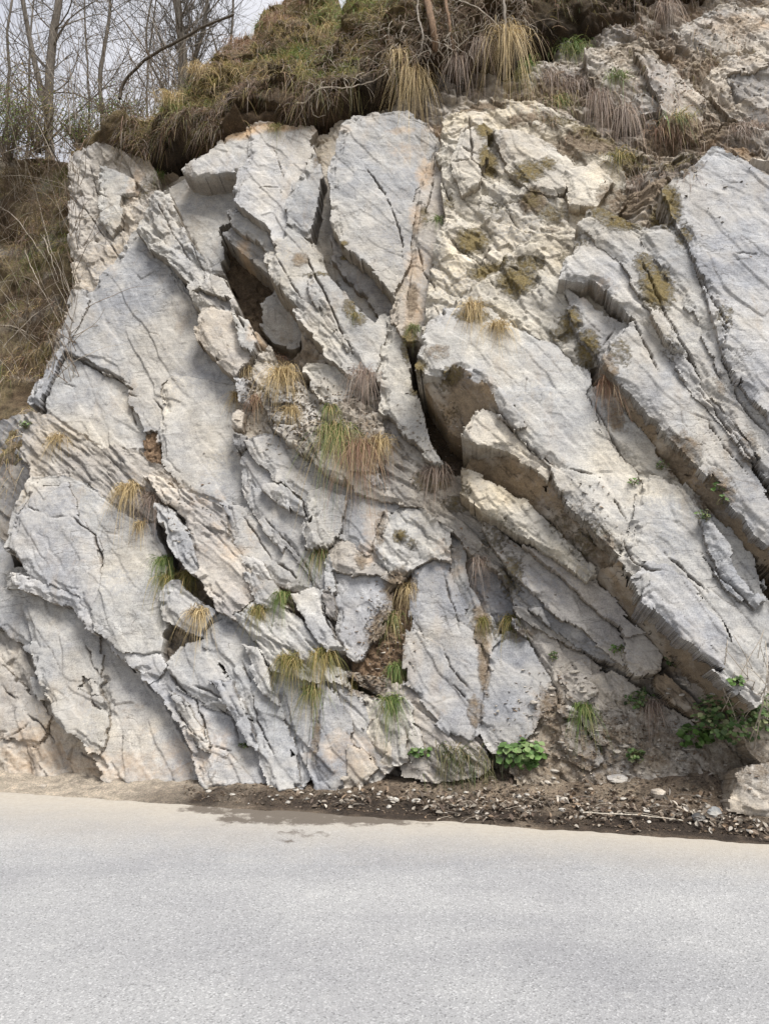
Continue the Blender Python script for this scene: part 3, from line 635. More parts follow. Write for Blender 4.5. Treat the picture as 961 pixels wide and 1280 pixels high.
# growth and stain masks: (x, y, rx, ry, strength) in photograph px
def blobs(lst):
    M = np.zeros_like(Sv)
    for x, y, rx, ry, k in lst:
        s, t, d = hit(x, y); ms = .0068
        ms = .0082; a = np.exp(-(((Sv-s)/(rx*ms))**2+((Tv-t)/(ry*ms))**2)**1.5)*k
        M = np.maximum(M, a)
    return M
MOSS = blobs([(590,300,24,24,1),(610,340,26,16,1),(645,350,26,26,.95),(660,330,24,14,.8),(606,160,14,20,1),(610,205,14,30,1),(660,215,24,22,.9),(685,205,14,14,.8),
 (820,360,20,34,1),(805,330,14,20,.8),(780,275,30,18,.9),(830,270,16,36,.95),(755,265,24,18,.8),(712,405,14,20,.9),(735,430,14,24,.9),(700,420,16,16,.7),(775,440,16,26,.6),
 (512,430,12,26,.95),(520,455,14,12,.9),(428,307,10,6,.9),(400,340,26,8,.8),(437,385,10,18,.8),(450,400,12,12,.7),(855,292,12,18,.7),(590,395,26,12,.8),(640,20,20,20,.6),
 (500,670,10,10,.9),(515,680,8,8,.7),(640,715,16,30,.7),(540,600,26,18,.8),(570,630,24,14,.7),(620,670,24,18,.6),(730,680,26,22,.6),(700,655,22,16,.5),(840,430,12,26,.5),(905,395,12,24,.6),
 (620,785,14,14,.6),(565,470,16,12,.8),(560,520,20,18,.5),(720,300,24,14,.6),(620,260,16,14,.6),(560,250,10,20,.7),(530,270,8,22,.7),(100,200,14,20,.4),(180,240,16,24,.6),(560,480,20,8,.6),
 (690,270,24,18,.75),(665,255,16,18,.8),(745,165,40,24,.8),(790,210,40,30,.8),(850,200,34,26,.8),(700,150,40,16,.7)])
OCH = blobs([(545,170,16,24,1),(530,215,16,34,1),(520,270,12,34,.9),(520,330,16,36,.9),(516,385,14,40,1),(505,190,22,24,.7),(500,165,24,10,.8),(250,185,44,16,1.6),(300,166,40,14,1.6),(345,158,40,12,1.5),(385,152,24,12,1.5),
 (395,165,16,20,.7),(365,205,16,16,.5),(310,330,14,30,1),(320,390,12,30,1),(325,430,14,20,.9),(190,560,12,18,1),(175,600,60,24,.5),(230,620,60,30,.6),(280,680,50,40,.6),(340,740,60,40,.5),
 (470,650,20,40,.7),(460,690,20,20,.8),(440,330,14,14,.4),(700,520,30,50,.3),(640,450,60,20,.25),(560,700,30,30,.7),(600,740,14,40,.6),(605,800,10,50,.9),(690,900,30,50,.7),
 (150,960,120,24,.75),(40,940,60,40,.8),(240,940,60,40,.7),(180,900,50,40,.45),(440,940,60,30,.7),(100,690,24,40,.45),(540,870,60,40,.4),(770,450,26,40,.5),(740,380,40,24,.6),(660,600,70,40,.5),
 (600,500,50,40,.5),(580,340,60,60,.35),(640,200,70,60,.4),(930,560,20,80,.4),(820,640,40,60,.25),(900,170,60,60,.4),(930,30,70,30,.9),(800,100,60,40,.6),(430,160,20,10,.7),(170,230,14,50,.8),(150,280,24,30,.5)])
SOILM = blobs([(665,258,20,22,1),(600,130,40,12,1),(660,148,40,12,.9),(560,190,10,24,.5),(515,375,8,28,.95),(545,440,20,14,.7),(375,325,12,16,.9),(188,552,8,14,1),(500,740,20,26,1),(485,800,24,40,1),
 (460,850,30,20,.9),(605,830,7,40,.9),(595,890,10,20,.8),(600,780,12,24,.9),(690,890,20,30,.8),(395,200,8,30,.6),(475,660,7,30,.7),(452,700,8,14,.8),(395,920,6,30,.8),
 (455,545,40,40,.7),(340,500,40,40,.6),(370,450,30,16,.7),(310,480,14,40,.6),(390,560,30,14,.6),(720,640,30,20,.5),(900,240,20,10,.4),(800,250,60,30,1),(740,180,60,30,1),(850,180,60,30,1),(790,60,80,40,.6),
 (740,20,80,40,.9),(700,120,60,40,1),(900,150,40,30,.7),(930,30,50,30,.6),(690,290,14,8,.7),(755,480,12,24,.9),(770,520,14,24,.8),(850,570,20,24,.8),(890,620,20,24,.8),(750,690,20,16,.7),(800,880,60,20,.5),
 (780,930,100,40,.7),(700,960,80,30,.8),(900,960,80,40,.6),(430,790,20,10,.4),(870,300,14,20,.5),(900,480,10,24,.6),(935,560,12,30,.6),(650,790,24,12,.7),(140,270,20,10,.4),(200,230,30,20,.7),(500,560,30,40,.5)])
SOILM *= 1.0

# minimum of the neighbouring cells, for how deep each side wall must reach
def minf(a, r):
    for ax in (0, 1):
        p = np.pad(a, [(r, r) if i == ax else (0, 0) for i in (0, 1)], mode='edge'); n_ = a.shape[ax]
        a = np.min([np.take(p, np.arange(k, k+n_), axis=ax) for k in range(2*r+1)], axis=0)
    return a
MINC = minf(Dl, 3)
rock = empty('schist_outcrop', W(0, 0, 0)); tag(rock, 'steep weathered grey schist rock face of tilted slabs rising straight from the road edge', 'rock face')
rockloc = np.array(rock.location)
def field_mesh(name, m, Dv, colv, par, minD, outer=None, mate=ROCK, masks=True, outer_drop=.9, S=None, T=None):
    """mask of cells -> front surface + side walls ; Dv depth at vertices, minD function idx->depth the walls reach"""
    S = Sv if S is None else S; T = Tv if T is None else T
    js, is_ = np.nonzero(m)
    if len(js) < 6: return None
    w_ = S.shape[1]
    q = np.stack([js*w_+is_, js*w_+is_+1, (js+1)*w_+is_+1, (js+1)*w_+is_], 1)
    uq, inv = np.unique(q, return_inverse=True); qf = inv.reshape(-1, 4)
    vs = W(S.ravel()[uq], T.ravel()[uq], Dv.ravel()[uq])
    mp_ = np.pad(m, 1)
    Ed = []; Cel = []
    for dj, di, a, b_ in ((0, -1, 3, 0), (0, 1, 1, 2), (-1, 0, 0, 1), (1, 0, 2, 3)):
        nb_ = mp_[js+1+dj, is_+1+di] == 0
        Ed.append(np.stack([q[nb_, a], q[nb_, b_]], 1)); Cel.append(np.stack([js[nb_]+dj, is_[nb_]+di], 1))
    Ed = np.concatenate(Ed); Cel = np.concatenate(Cel)
    ev = np.unique(Ed); rim = {}
    pos_ = np.searchsorted(ev, Ed); bq = np.searchsorted(uq, ev)
    ft = Dv.ravel()[ev]; mn = minD.ravel()[ev]
    bk = np.minimum(mn-.05, ft-.03)
    segs = 3
    rings = [vs[bq]]
    Sx, Tx = S.ravel()[ev], T.ravel()[ev]
    for k in range(1, segs+1):
        f = k/segs; dd = ft+(bk-ft)*f
        jit = .006*vn(Sx/.02+k*5, Tx/.02+dd/.02, 5)
        rings.append(W(Sx+jit, Tx+jit, dd))
    nE = len(ev); base_i = len(vs); allv = np.concatenate([vs]+rings); fq = []
    for k in range(segs):
        a = base_i+k*nE+pos_[:, 0]; b_ = base_i+k*nE+pos_[:, 1]
        fq.append(np.stack([b_, a, a+nE, b_+nE], 1))
    faces = np.concatenate([qf]+fq)
    sm = np.concatenate([np.ones(len(qf), bool), np.zeros(len(faces)-len(qf), bool)])
    src = np.concatenate([uq]+[ev]*(segs+1))
    at = {'tint': colv.reshape(-1, 3)[src] if colv.ndim > 1 and colv.shape[0] != 3 else np.tile(colv, (len(src), 1))}
    if masks:
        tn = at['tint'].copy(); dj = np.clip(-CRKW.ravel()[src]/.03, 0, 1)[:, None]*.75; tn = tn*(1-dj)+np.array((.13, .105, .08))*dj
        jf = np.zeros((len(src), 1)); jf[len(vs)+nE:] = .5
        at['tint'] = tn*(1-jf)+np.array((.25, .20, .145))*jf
        at['moss'] = MOSS.ravel()[src]; at['ochre'] = OCH.ravel()[src]; at['soil'] = SOILM.ravel()[src]
        at['moss'][len(vs)+nE:] *= .5; at['soil'][len(vs)+nE:] *= .8
    o = mkmesh(name, allv-(rockloc if par is rock else 0), faces, mate, par, sm, at)
    return o
MINV = -cellvert(-MINC)
MINV = np.minimum(MINV, minf(np.pad(MINC, ((0, 1), (0, 1)), mode='edge'), 2))
SILV = cellvert((~inside).astype(float)) > 0
MINV = np.where(SILV, np.minimum(MINV, -1.1), MINV)
Dtop = {}
for idx, q in enumerate(L, 1):
    if q['box'] is None: continue
    m = (lab == idx) & inside
    if m.sum() < 30: continue
    j0, j1, i0, i1 = q['box']; j0 = max(0, j0-6); i0 = max(0, i0-6); j1 = min(nt_, j1+6); i1 = min(ns, i1+6); pl = q['pl']
    sl = (slice(j0, j1+1), slice(i0, i1+1))
    sv, tv = Sv[sl], Tv[sl]
    so, to = warp(sv, tv)
    ed = segd(so, to, q['st'])
    # distance to the free (lower left) edge : compare with a copy of the outline shifted along the dip
    sh = .03
    free = ~inpoly(so-sh*.85, to-sh*.55, q['st']) | ~inpoly(so-sh*1.9, to-sh*1.0, q['st'])
    n1 = vn(sv/.13, tv/.13, 9+idx); n2 = fbm(uw[sl]/.22, vw[sl]/.1, 10+idx, 3)
    e = np.zeros_like(sv)
    for wd_, hh in ((.016, .008), (.038, .010), (.075, .010)):
        e += hh*((ed < wd_*(1+.9*n2+.5*n1)) & (n2+.4*n1 > -.15))
    e = e*free + .006*np.clip(1-ed/.012, 0, 1)
    D = pl[0]+pl[1]*sv+pl[2]*tv+NZ[q['kind']][sl]+CRK[sl]-(e if q['kind'] in ('slab', 'rough') else e*.6)
    col = np.array(q['col'])*(1+.16*(rng.random()-.5))*np.array([1, 1, 1+.03*(rng.random()-.5)])
    Dfull = np.zeros_like(Sv); Dfull[sl] = D
    mate = SOIL if q['kind'] == 'soil' else ROCK
    sub = m[j0:j1, i0:i1]
    Msk = (MOSS, OCH, SOILM)
    # work on the window only
    def win(a): return a[sl]
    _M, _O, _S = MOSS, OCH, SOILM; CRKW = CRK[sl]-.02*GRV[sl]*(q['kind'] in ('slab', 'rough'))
    MOSS, OCH, SOILM = win(_M), win(_O), win(_S)
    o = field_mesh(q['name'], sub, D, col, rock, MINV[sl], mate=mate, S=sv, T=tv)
    MOSS, OCH, SOILM = _M, _O, _S
    Dl[sl[0].start:j1, sl[1].start:i1][sub] = (D[:-1, :-1])[sub]
# bedrock between the beds
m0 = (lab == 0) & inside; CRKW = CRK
Dv0 = cellvert(BASE)+NZ['bed0']+CRK*.5
hgt = fbm(Sv/.4, Tv/.4, 66, 4)
f = np.clip(.5+hgt*1.4, 0, 1)[..., None]
ea = [(700,130),(760,160),(820,190),(790,60),(740,20),(690,60),(870,180),(930,180),(860,20),(940,30),(780,230),(300,180),(200,195)]
ear = np.max([np.exp(-(((Sv-hit(x, y)[0])/.45)**2+((Tv-hit(x, y)[1])/.35)**2)) for x, y in ea], axis=0)[..., None]*np.clip(.35+1.6*fbm(Sv/.22, Tv/.22, 67, 4), 0, 1)[..., None]
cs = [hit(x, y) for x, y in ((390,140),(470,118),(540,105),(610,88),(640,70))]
hollow_shade = np.max([np.exp(-(((Sv-a)/.45)**2+((Tv-b_)/.35)**2)**2) for a, b_, _ in cs], axis=0)[..., None]
colv = ((np.array(BEIGE)*f+np.array(DBROWN)*(1-f))*(1-ear)+np.array((.22, .155, .10))*ear)*(1-hollow_shade)+np.array((.045, .034, .024))*hollow_shade
# the earthy brown under the turf, shade painted near-black into the hollow, and the pale crag stone at the upper right
u_s, u_t = st(560, 150, 0)
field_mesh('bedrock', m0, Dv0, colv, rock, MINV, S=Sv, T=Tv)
Dl = np.where(m0, Dv0[:-1, :-1], Dl)

# ------------------------------------------------------------------ coarser ground forms: turf cap, left bank, hill
def depth_at(s, t): return look(Dl, s, t)
def world_uv(p):
    q = np.asarray(p)-O; return q@ES, q@ET, q@EN
class Field:
    def __init__(f, s0, s1, t0, t1, h):
        f.s0, f.t0, f.h = s0, t0, h; f.n = int((s1-s0)/h); f.m = int((t1-t0)/h)
        f.S, f.T = np.meshgrid(s0+np.arange(f.n+1)*h, t0+np.arange(f.m+1)*h)
    def at(f, s, t):
        i = np.clip(((np.asarray(s)-f.s0)/f.h).astype(int), 0, f.n); j = np.clip(((np.asarray(t)-f.t0)/f.h).astype(int), 0, f.m)
        return f.D[j, i]
    def build(f, name, mask, col, drop, parent=None):
        mn = f.D-drop
        return field_mesh(name, mask, f.D, col, parent, mn, mate=SOIL, masks=False, S=f.S, T=f.T)
# turf cap: lip and rounded face, from photograph points (x, y, depth, face height in m)
LIP = [(-60,215,-.75,.1),(60,195,-.45,.2),(95,186,-.2,.25),(130,176,.02,.50),(165,184,.12,.75),(200,178,.16,1.25),(250,164,.24,2.5),(300,148,.32,3.6),(340,136,.34,4.5),(380,142,.3,2.4),
 (430,110,.42,3),(480,92,.45,3),(530,76,.47,3),(565,64,.45,3),(600,50,.45,3),(640,66,.47,3),(655,30,.36,2.4),(700,22,.30,2.2),(780,8,.22,2.),(860,-25,.2,2.),(1000,-60,.2,2.),(1200,-80,.2,2.)]
lp = np.array([list(st(x, y, d))+[d, hf] for x, y, d, hf in LIP]); lp = lp[np.argsort(lp[:, 0])]
TF = Field(-7.5, 6.5, 5.6, 13.0, .02)
wS = TF.S+.07*fbm(TF.S/.4, TF.T/.4, 301, 4)
tl = np.interp(wS, lp[:, 0], lp[:, 1]); dl = np.interp(TF.S, lp[:, 0], lp[:, 2]); hf = np.interp(TF.S, lp[:, 0], lp[:, 3])
tr_ = TF.T-tl-.10*fbm(TF.S/.3, TF.T/.3+3, 305, 4)
lump = fbm(TF.S/.5, TF.T/.5, 310, 4)
FACT, _, _ = voro(TF.S/.35+.4*lump, TF.T/.35, 317, 1.0)
TF.D = dl-.30*np.clip(tr_, 0, None)-1.75*np.clip(tr_-hf, 0, None)+(.14+.12*np.clip((TF.S+1.2)/1, 0, 1))*lump+.08*FACT+.05*fbm(TF.S/.09, TF.T/.09, 311, 3)-.30*np.exp(-np.clip(tr_, 0, 9)/.10)
TF.tr, TF.hf = tr_, hf
tc4 = cellvert(tr_)[1:-1, 1:-1] if False else (tr_[:-1, :-1]+tr_[1:, 1:])/2
g = np.clip(.5+lump[..., None]*1.5, 0, 1)
upper = np.clip((tr_/np.maximum(hf, .1))[..., None], 0, 1)
col = (np.array((.03, .022, .015))*(1-g)+np.array((.09, .062, .038))*g)*(1-upper)+np.array((.16, .13, .06))*upper  # soil darkened low on the cap: undercut shade put into the colour
hill_cap = TF.build('hillside', (tc4 > 0) & (TF.S[:-1, :-1] > st(70, 190, -.3)[0]), col, 1.0); tag(hill_cap, kind='structure')
# bank to the left, set back behind the rock
BF = Field(-11.5, -2.3, -.2, 12.5, .03)
lump = fbm(BF.S/.7, BF.T/.7, 320, 5)
s_e, _ = st(90, 300, -.1)
BF.D = -.62-.28*np.clip(BF.S-s_e, 0, 9)*0-.10*BF.T*.6+.30*lump+.06*fbm(BF.S/.12, BF.T/.12, 321, 3)-1.9*np.clip(BF.T-8.0, 0, None)+.35*np.exp(-((BF.T-3.2)/.8)**2)
g = np.clip(.5+1.6*fbm(BF.S/.3, BF.T/.3, 325, 4), 0, 1)[..., None]
col = np.array((.11, .08, .05))*(1-g)+np.array((.24, .20, .12))*g
gq = np.clip(3*fbm(BF.S/.5, BF.T/.35, 329, 4)-.5, 0, 1)[..., None]; col = col*(1-gq)+np.array((.30, .28, .25))*gq
bank = BF.build('bank', np.ones((BF.m, BF.n), bool), col, .5); tag(bank, kind='structure')
# hill behind and to both sides
gx = np.linspace(-45, 45, 181); gr = np.concatenate([np.linspace(0, 8, 20), np.linspace(8.5, 70, 60)])
GX, GR = np.meshgrid(gx, gr)
steep = np.clip(GR, 0, 8)
zz = np.where(GR < 8, GR*.97, 8*.97+.24*(GR-8)); yy = np.where(GR < 8, 7.9+GR*.32-.137*GX, 7.9+2.56-.137*GX+(GR-8))
zz = zz+.35*fbm(GX/3, GR/3, 330, 4)*np.clip(GR, 0, 1)-.1
HV = np.stack([GX, yy, zz], -1).reshape(-1, 3); nx = len(gx)
fq = [(j*nx+i, j*nx+i+1, (j+1)*nx+i+1, (j+1)*nx+i) for j in range(len(gr)-1) for i in range(nx-1)]
g = np.clip(.5+1.5*fbm(GX/1.5, GR/1.5, 331, 4), 0, 1)[..., None]
col = (np.array((.12, .09, .05))*(1-g)+np.array((.20, .19, .08))*g).reshape(-1, 3)
tag(mkmesh('hill', HV, fq, SOIL, None, True, {'tint': col}), kind='structure')

# ------------------------------------------------------------------ road, verge, ground
RA, RB = ground(0, 988), ground(961, 1053)
RS = (RB-RA)/np.linalg.norm(RB-RA); RN = np.array([RS[1], -RS[0], 0.]); RN = RN if RN[1] < 0 else -RN; RO = (RA+RB)/2
ra = np.arange(-6, 6.01, .02); rr = np.concatenate([np.arange(0, 1.6, .02), np.arange(1.6, 7.5, .15)])
ra = np.concatenate([[-60, -30, -14, -9], ra, [9, 14, 30, 60]])
A_, B_ = np.meshgrid(ra, rr)
zr = .004*fbm(A_/.5, B_/.5, 401, 3)*np.exp(-((A_/7)**4))-.006*np.exp(-B_/.06)+.004
RV = RO+A_[..., None]*RS+B_[..., None]*RN+zr[..., None]*np.array([0, 0, 1.])
nx = len(ra); fq = [(j*nx+i, j*nx+i+1, (j+1)*nx+i+1, (j+1)*nx+i) for j in range(len(rr)-1) for i in range(nx-1)]
left = np.clip((1.2-A_)/4.5, 0, 1)
dust = np.clip(1.1-(B_/(.75+.7*left)), 0, 1)**1.5
dust = np.where(B_ < 1.5, np.maximum(dust, .0), 0)
def rblob(lst):
    M = np.zeros_like(A_)
    for x, y, rx, ry, k in lst:
        p = ground(x, y)-RO; a, b_ = p@RS, p@RN
        M = np.maximum(M, k*np.exp(-(((A_-a)/(rx*.0056))**2+((B_-b_)/(ry*.0056*3.2))**2)**1.5))
    return M
wet = rblob([(265,1013,45,7,1),(300,1026,34,5,1),(345,1028,30,6,.9),(395,1026,40,7,1.1),(440,1030,30,5,.8),(350,1016,90,9,1.3),(450,1024,90,6,1.1),(380,1043,34,4,.7),(320,1022,50,6,.9),(355,1052,20,3,.45)])
tag(mkmesh('road', RV.reshape(-1, 3), [f_[::-1] for f_ in fq], ROAD, None, True, {'dust': dust.ravel(), 'wet': wet.ravel()}), kind='structure')
# ground to the horizon, just under the road
gv = [(-900, -900, -.03), (900, -900, -.03), (900, 900, -.03), (-900, 900, -.03)]
tag(mkmesh('ground', gv, [(0, 1, 2, 3)], SOIL, None, False, {'tint': np.tile((.20, .17, .11), (4, 1))}), kind='structure')
# verge: foot of the rock, mound of soil rising to the right
va = np.arange(-9, 7, .018); vb = np.arange(-1.7, .14, .018)
A_, B_ = np.meshgrid(va, vb)
mound = np.interp(A_, [-9, -2.2, -1.2, .0, .8, 1.6, 2.3, 3.2, 7], [.05, .02, .04, .10, .12, .18, .24, .28, .3])
bk = np.clip(-B_, 0, 2); wdt = np.interp(A_, [-3, 0, 3], [.10, .30, .55])
VZ = mound*np.clip(bk/(wdt+.35), 0, 1.4)**1.3+.035*fbm(A_/.25, B_/.25, 410, 4)*np.clip(bk*4, 0, 1)+.022*fbm(A_/.07, B_/.07, 411, 4)*np.clip(bk*8, 0, 1)+.006+.014*np.clip((.1-B_)/.1, 0, 1)*np.clip(bk*9, 0, 1)-.05*np.clip(B_-.02+.05*fbm(A_/.12, B_*0+.5, 5, 4), 0, 1)*4
VV = RO+A_[..., None]*RS+B_[..., None]*RN+VZ[..., None]*np.array([0, 0, 1.])
nx = len(va); fq = [(j*nx+i, j*nx+i+1, (j+1)*nx+i+1, (j+1)*nx+i) for j in range(len(vb)-1) for i in range(nx-1)]
wetv = np.exp(-((B_+.10)/.22)**2)*np.interp(A_, [-9, -1.8, -1.1, 0, 4], [0, 0, .9, 1, .95])
wetv = np.clip(wetv*(1+.8*fbm(A_/.2, B_/.2, 414, 4)), 0, 1)[..., None]
g = np.clip(.5+1.5*fbm(A_/.3, B_/.3, 412, 4), 0, 1)[..., None]
lf = np.interp(A_, [-9, -1.6, -.6, 7], [1, 1, 0, 0])[..., None]
col = np.array((.20, .158, .118))*(1-g)+np.array((.34, .285, .22))*g
col = col*(1-lf)+np.array((.45, .40, .33))*lf
col = col*(1-wetv)+np.array((.055, .043, .034))*wetv
tag(mkmesh('verge', VV.reshape(-1, 3), fq, SOIL, None, True, {'tint': col.reshape(-1, 3)}), kind='structure')
def vz(p):
    q = np.asarray(p)-RO; a, b_ = q@RS, q@RN
    i = int(np.clip((a-va[0])/.018, 0, len(va)-1)); j = int(np.clip((b_-vb[0])/.018, 0, len(vb)-1))
    return VZ[j, i]

# ------------------------------------------------------------------ builders for growing and loose things
UP = np.array([0, 0, 1.0])
def nrm(v): return v/np.maximum(np.linalg.norm(v, axis=-1, keepdims=True), 1e-9)
def blades(roots, dirs, Ln, wd, droop, cols, segs=4, taper=.8):
    n = len(roots); dirs = nrm(dirs); side = nrm(np.cross(dirs, nr.normal(size=(n, 3)))); V = []
    for k in range(segs+1):
        t = k/segs
        p = roots+dirs*(Ln*t)[:, None]-UP*(droop*Ln*t*t)[:, None]
        w_ = (wd*(1-t*.92)**taper)[:, None]*side*.5
        V += [p-w_, p+w_]
    V = np.stack(V, 1).reshape(-1, 3); m = 2*(segs+1)
    b_ = (np.arange(n)*m)[:, None]
    Q = np.concatenate([np.stack([b_[:, 0]+2*k, b_[:, 0]+2*k+1, b_[:, 0]+2*k+3, b_[:, 0]+2*k+2], 1) for k in range(segs)])
    return V, Q, np.repeat(cols, m, 0)
def pick(pal, n, jit=.18):
    pal = np.array(pal); c = pal[nr.randint(0, len(pal), n)]
    return c*(1+jit*nr.normal(size=(n, 1))).clip(.4, 1.8)
def merge(parts):
    V, Q, Cc, o = [], [], [], 0
    for v, q, c in parts:
        V.append(v); Q.append(np.asarray(q)+o); Cc.append(c); o += len(v)
    return np.concatenate(V), np.concatenate(Q), np.concatenate(Cc)
def tube(path, rad, sides=6, col=(.2, .16, .12), wob=0.):
    path = np.asarray(path, float); rad = np.broadcast_to(rad, (len(path),)); V = []
    tg = nrm(np.gradient(path, axis=0)); ref = np.array([.31, .77, .22])
    for p, t, r in zip(path, tg, rad):
        a = np.cross(t, ref); a /= np.linalg.norm(a)+1e-9; b_ = np.cross(t, a)
        an = np.arange(sides)/sides*2*math.pi
        V.append(p+(np.cos(an)[:, None]*a+np.sin(an)[:, None]*b_)*r*(1+wob*nr.normal(size=(sides, 1))))
    V = np.concatenate(V+[path[-1:]+tg[-1]*rad[-1]]); Q = []
    for k in range(len(path)-1):
        for i in range(sides):
            Q.append((k*sides+i, k*sides+(i+1) % sides, (k+1)*sides+(i+1) % sides, (k+1)*sides+i))
    e = (len(path)-1)*sides
    for i in range(0, sides, 2): Q.append((e+i, e+(i+1) % sides, e+(i+2) % sides, len(V)-1))
    return V, np.array(Q), np.tile(col, (len(V), 1))*(1+.1*nr.normal(size=(len(V), 1)))
def smoothpath(pts, n=14, jit=0.):
    pts = np.asarray(pts, float); k = np.linspace(0, len(pts)-1, n); i = np.minimum(k.astype(int), len(pts)-2); f = (k-i)[:, None]
    p0 = pts[np.maximum(i-1, 0)]; p1 = pts[i]; p2 = pts[i+1]; p3 = pts[np.minimum(i+2, len(pts)-1)]
    r = .5*((2*p1)+(-p0+p2)*f+(2*p0-5*p1+4*p2-p3)*f**2+(-p0+3*p1-3*p2+p3)*f**3)
    return r+jit*nr.normal(size=r.shape)
def leafset(pos_, nor, size, cols, lobes=False, asp=.62):
    """folded, pointed leaf of six faces worth of outline each"""
    n = len(pos_); nor = nrm(nor); a = nrm(np.cross(nor, nr.normal(size=(n, 3)))); b_ = np.cross(nor, a)
    sz = size[:, None]
    prof = [(0, 0, 0), (.28, .42, .06), (.62, .46, .05), (1.0, 0, -.06), (.62, -.46, .05), (.28, -.42, .06), (.5, 0, -.03)]
    V = np.stack([pos_+a*(u_-.4)*sz+b_*v_*asp*2*sz*.7+nor*h_*sz*1.6 for u_, v_, h_ in prof], 1).reshape(-1, 3)
    o = (np.arange(n)*7)[:, None]
    Q = np.concatenate([o+np.array([[0, 6, 1, 1]]), o+np.array([[0, 1, 2, 6]]), o+np.array([[6, 2, 3, 4]]), o+np.array([[0, 6, 4, 5]])])[n:]
    return V, Q, np.repeat(cols, 7, 0)

STRAW = [(.52, .40, .20), (.46, .35, .18), (.40, .31, .17), (.60, .48, .27), (.30, .22, .12)]
OLIVE = [(.22, .20, .06), (.30, .24, .09), (.15, .15, .045), (.38, .29, .13), (.11, .12, .035)]
GREEN = [(.10, .17, .04), (.15, .22, .06), (.08, .12, .03), (.22, .26, .09), (.30, .27, .12)]
DEAD = [(.34, .28, .24), (.28, .22, .18), (.42, .36, .30), (.22, .16, .13), (.36, .27, .20)]
RUST = [(.30, .18, .12), (.24, .14, .10), (.36, .24, .15), (.40, .31, .20)]
PAL = dict(sedge=[(.07, .09, .03), (.10, .12, .045), (.05, .06, .025), (.16, .15, .07), (.26, .21, .12)], straw=STRAW, olive=OLIVE, green=GREEN, dead=DEAD, rust=RUST, mix=STRAW+OLIVE, ygreen=GREEN+STRAW[:3])

# turf on the cap
def on_field(f, s, t):
    return W(s, t, f.at(s, t))
n = 150000
s_ = nr.uniform(-6.5, 5.5, n); t_ = nr.uniform(5.8, 11.5, n)
i = ((s_-TF.s0)/TF.h).astype(int); j = ((t_-TF.t0)/TF.h).astype(int)
tr0, hf0 = TF.tr[j, i], TF.hf[j, i]
m = (tr0 > .02) & (tr0 < hf0+1.0); s_, t_, tr0, hf0 = s_[m], t_[m], tr0[m], hf0[m]
# extra along the lip, hanging
sl_ = nr.uniform(-3.6, 1.7, 12000); tl_ = np.interp(sl_, lp[:, 0], lp[:, 1])+nr.uniform(.06, .5, 12000)
s_ = np.concatenate([s_, sl_]); t_ = np.concatenate([t_, tl_]); tr0 = np.concatenate([tr0, np.full(12000, .1)]); hf0 = np.concatenate([hf0, np.interp(sl_, lp[:, 0], lp[:, 3])])
n = len(s_); P0 = on_field(TF, s_, t_)-EN*.02
pn = fbm(s_/.6, t_/.6, 501, 3); pn2 = fbm(s_/.25, t_/.25, 502, 3)
xr = np.clip((s_+.9)/1.2, 0, 1)                       # thinner and darker growth above the hollow
kk = (pn2 > np.where(tr0 < .3, -.1, -.55)+xr*np.where(tr0 < 1.0, .5, .3)) & (s_ > st(80, 190, -.3)[0])
s_, t_, tr0, hf0, P0, pn, pn2, xr = [a[kk] for a in (s_, t_, tr0, hf0, P0, pn, pn2, xr)]; n = len(s_)
rel = np.clip(tr0/np.maximum(hf0, .1), 0, 1.4)
cols = pick(STRAW+OLIVE+DEAD[:2], n)
g_ = (pn+.5*pn2+.25*rel > .22); cols[g_] = pick(GREEN+OLIVE[:2], g_.sum())
r_ = (pn2 < -.15) & ~g_; cols[r_] = pick(RUST+DEAD, r_.sum())
lo = tr0 < .55+1.2*xr*(pn < .1); cols[lo] = pick(RUST+DEAD+OLIVE+[(.10,.075,.05)]*4, lo.sum())*.8
cols *= (1+.35*np.clip(rel-.3, 0, 1)*(1-xr))[:, None]
dirs = EN*.7+UP*(.25+.6*rel[:, None])+nr.normal(size=(n, 3))*.7
Ln = nr.uniform(.07, .26, n)*(1+.8*np.clip(pn2*2, 0, 1))*np.clip(.45+tr0*1.3, .45, 1); dr = np.where(tr0 < .5, nr.uniform(.6, 1.6, n), nr.uniform(.5, 1.4, n))
V, Q, c_ = blades(P0, dirs, Ln, nr.uniform(.004, .009, n), dr, cols)
tag(mkmesh('grass', V, Q, LEAF, None, False, {'tint': c_}), kind='stuff')
# left bank: matted dry grass, moss cushions and low green
n = 60000; s_ = nr.uniform(-8.5, -2.4, n); t_ = nr.uniform(1.5, 9.3, n); P0 = on_field(BF, s_, t_)-EN*.02
pn = fbm(s_/.5, t_/.5, 511, 3); pn2 = fbm(s_/.9, t_/.9, 513, 3)
keep = (pn > -.12); s_, t_, P0, pn, pn2 = s_[keep], t_[keep], P0[keep], pn[keep], pn2[keep]; n = len(s_)
cols = pick(STRAW+OLIVE+RUST+DEAD, n)*1.2; g_ = pn2 > .12; cols[g_] = pick(GREEN+OLIVE, g_.sum())
V, Q, c_ = blades(P0, EN*.7+UP*.5+nr.normal(size=(n, 3))*.5, nr.uniform(.08, .32, n), nr.uniform(.004, .009, n), nr.uniform(.6, 1.7, n), cols)
tag(mkmesh('bank_grass', V, Q, LEAF, None, False, {'tint': c_}), kind='stuff')
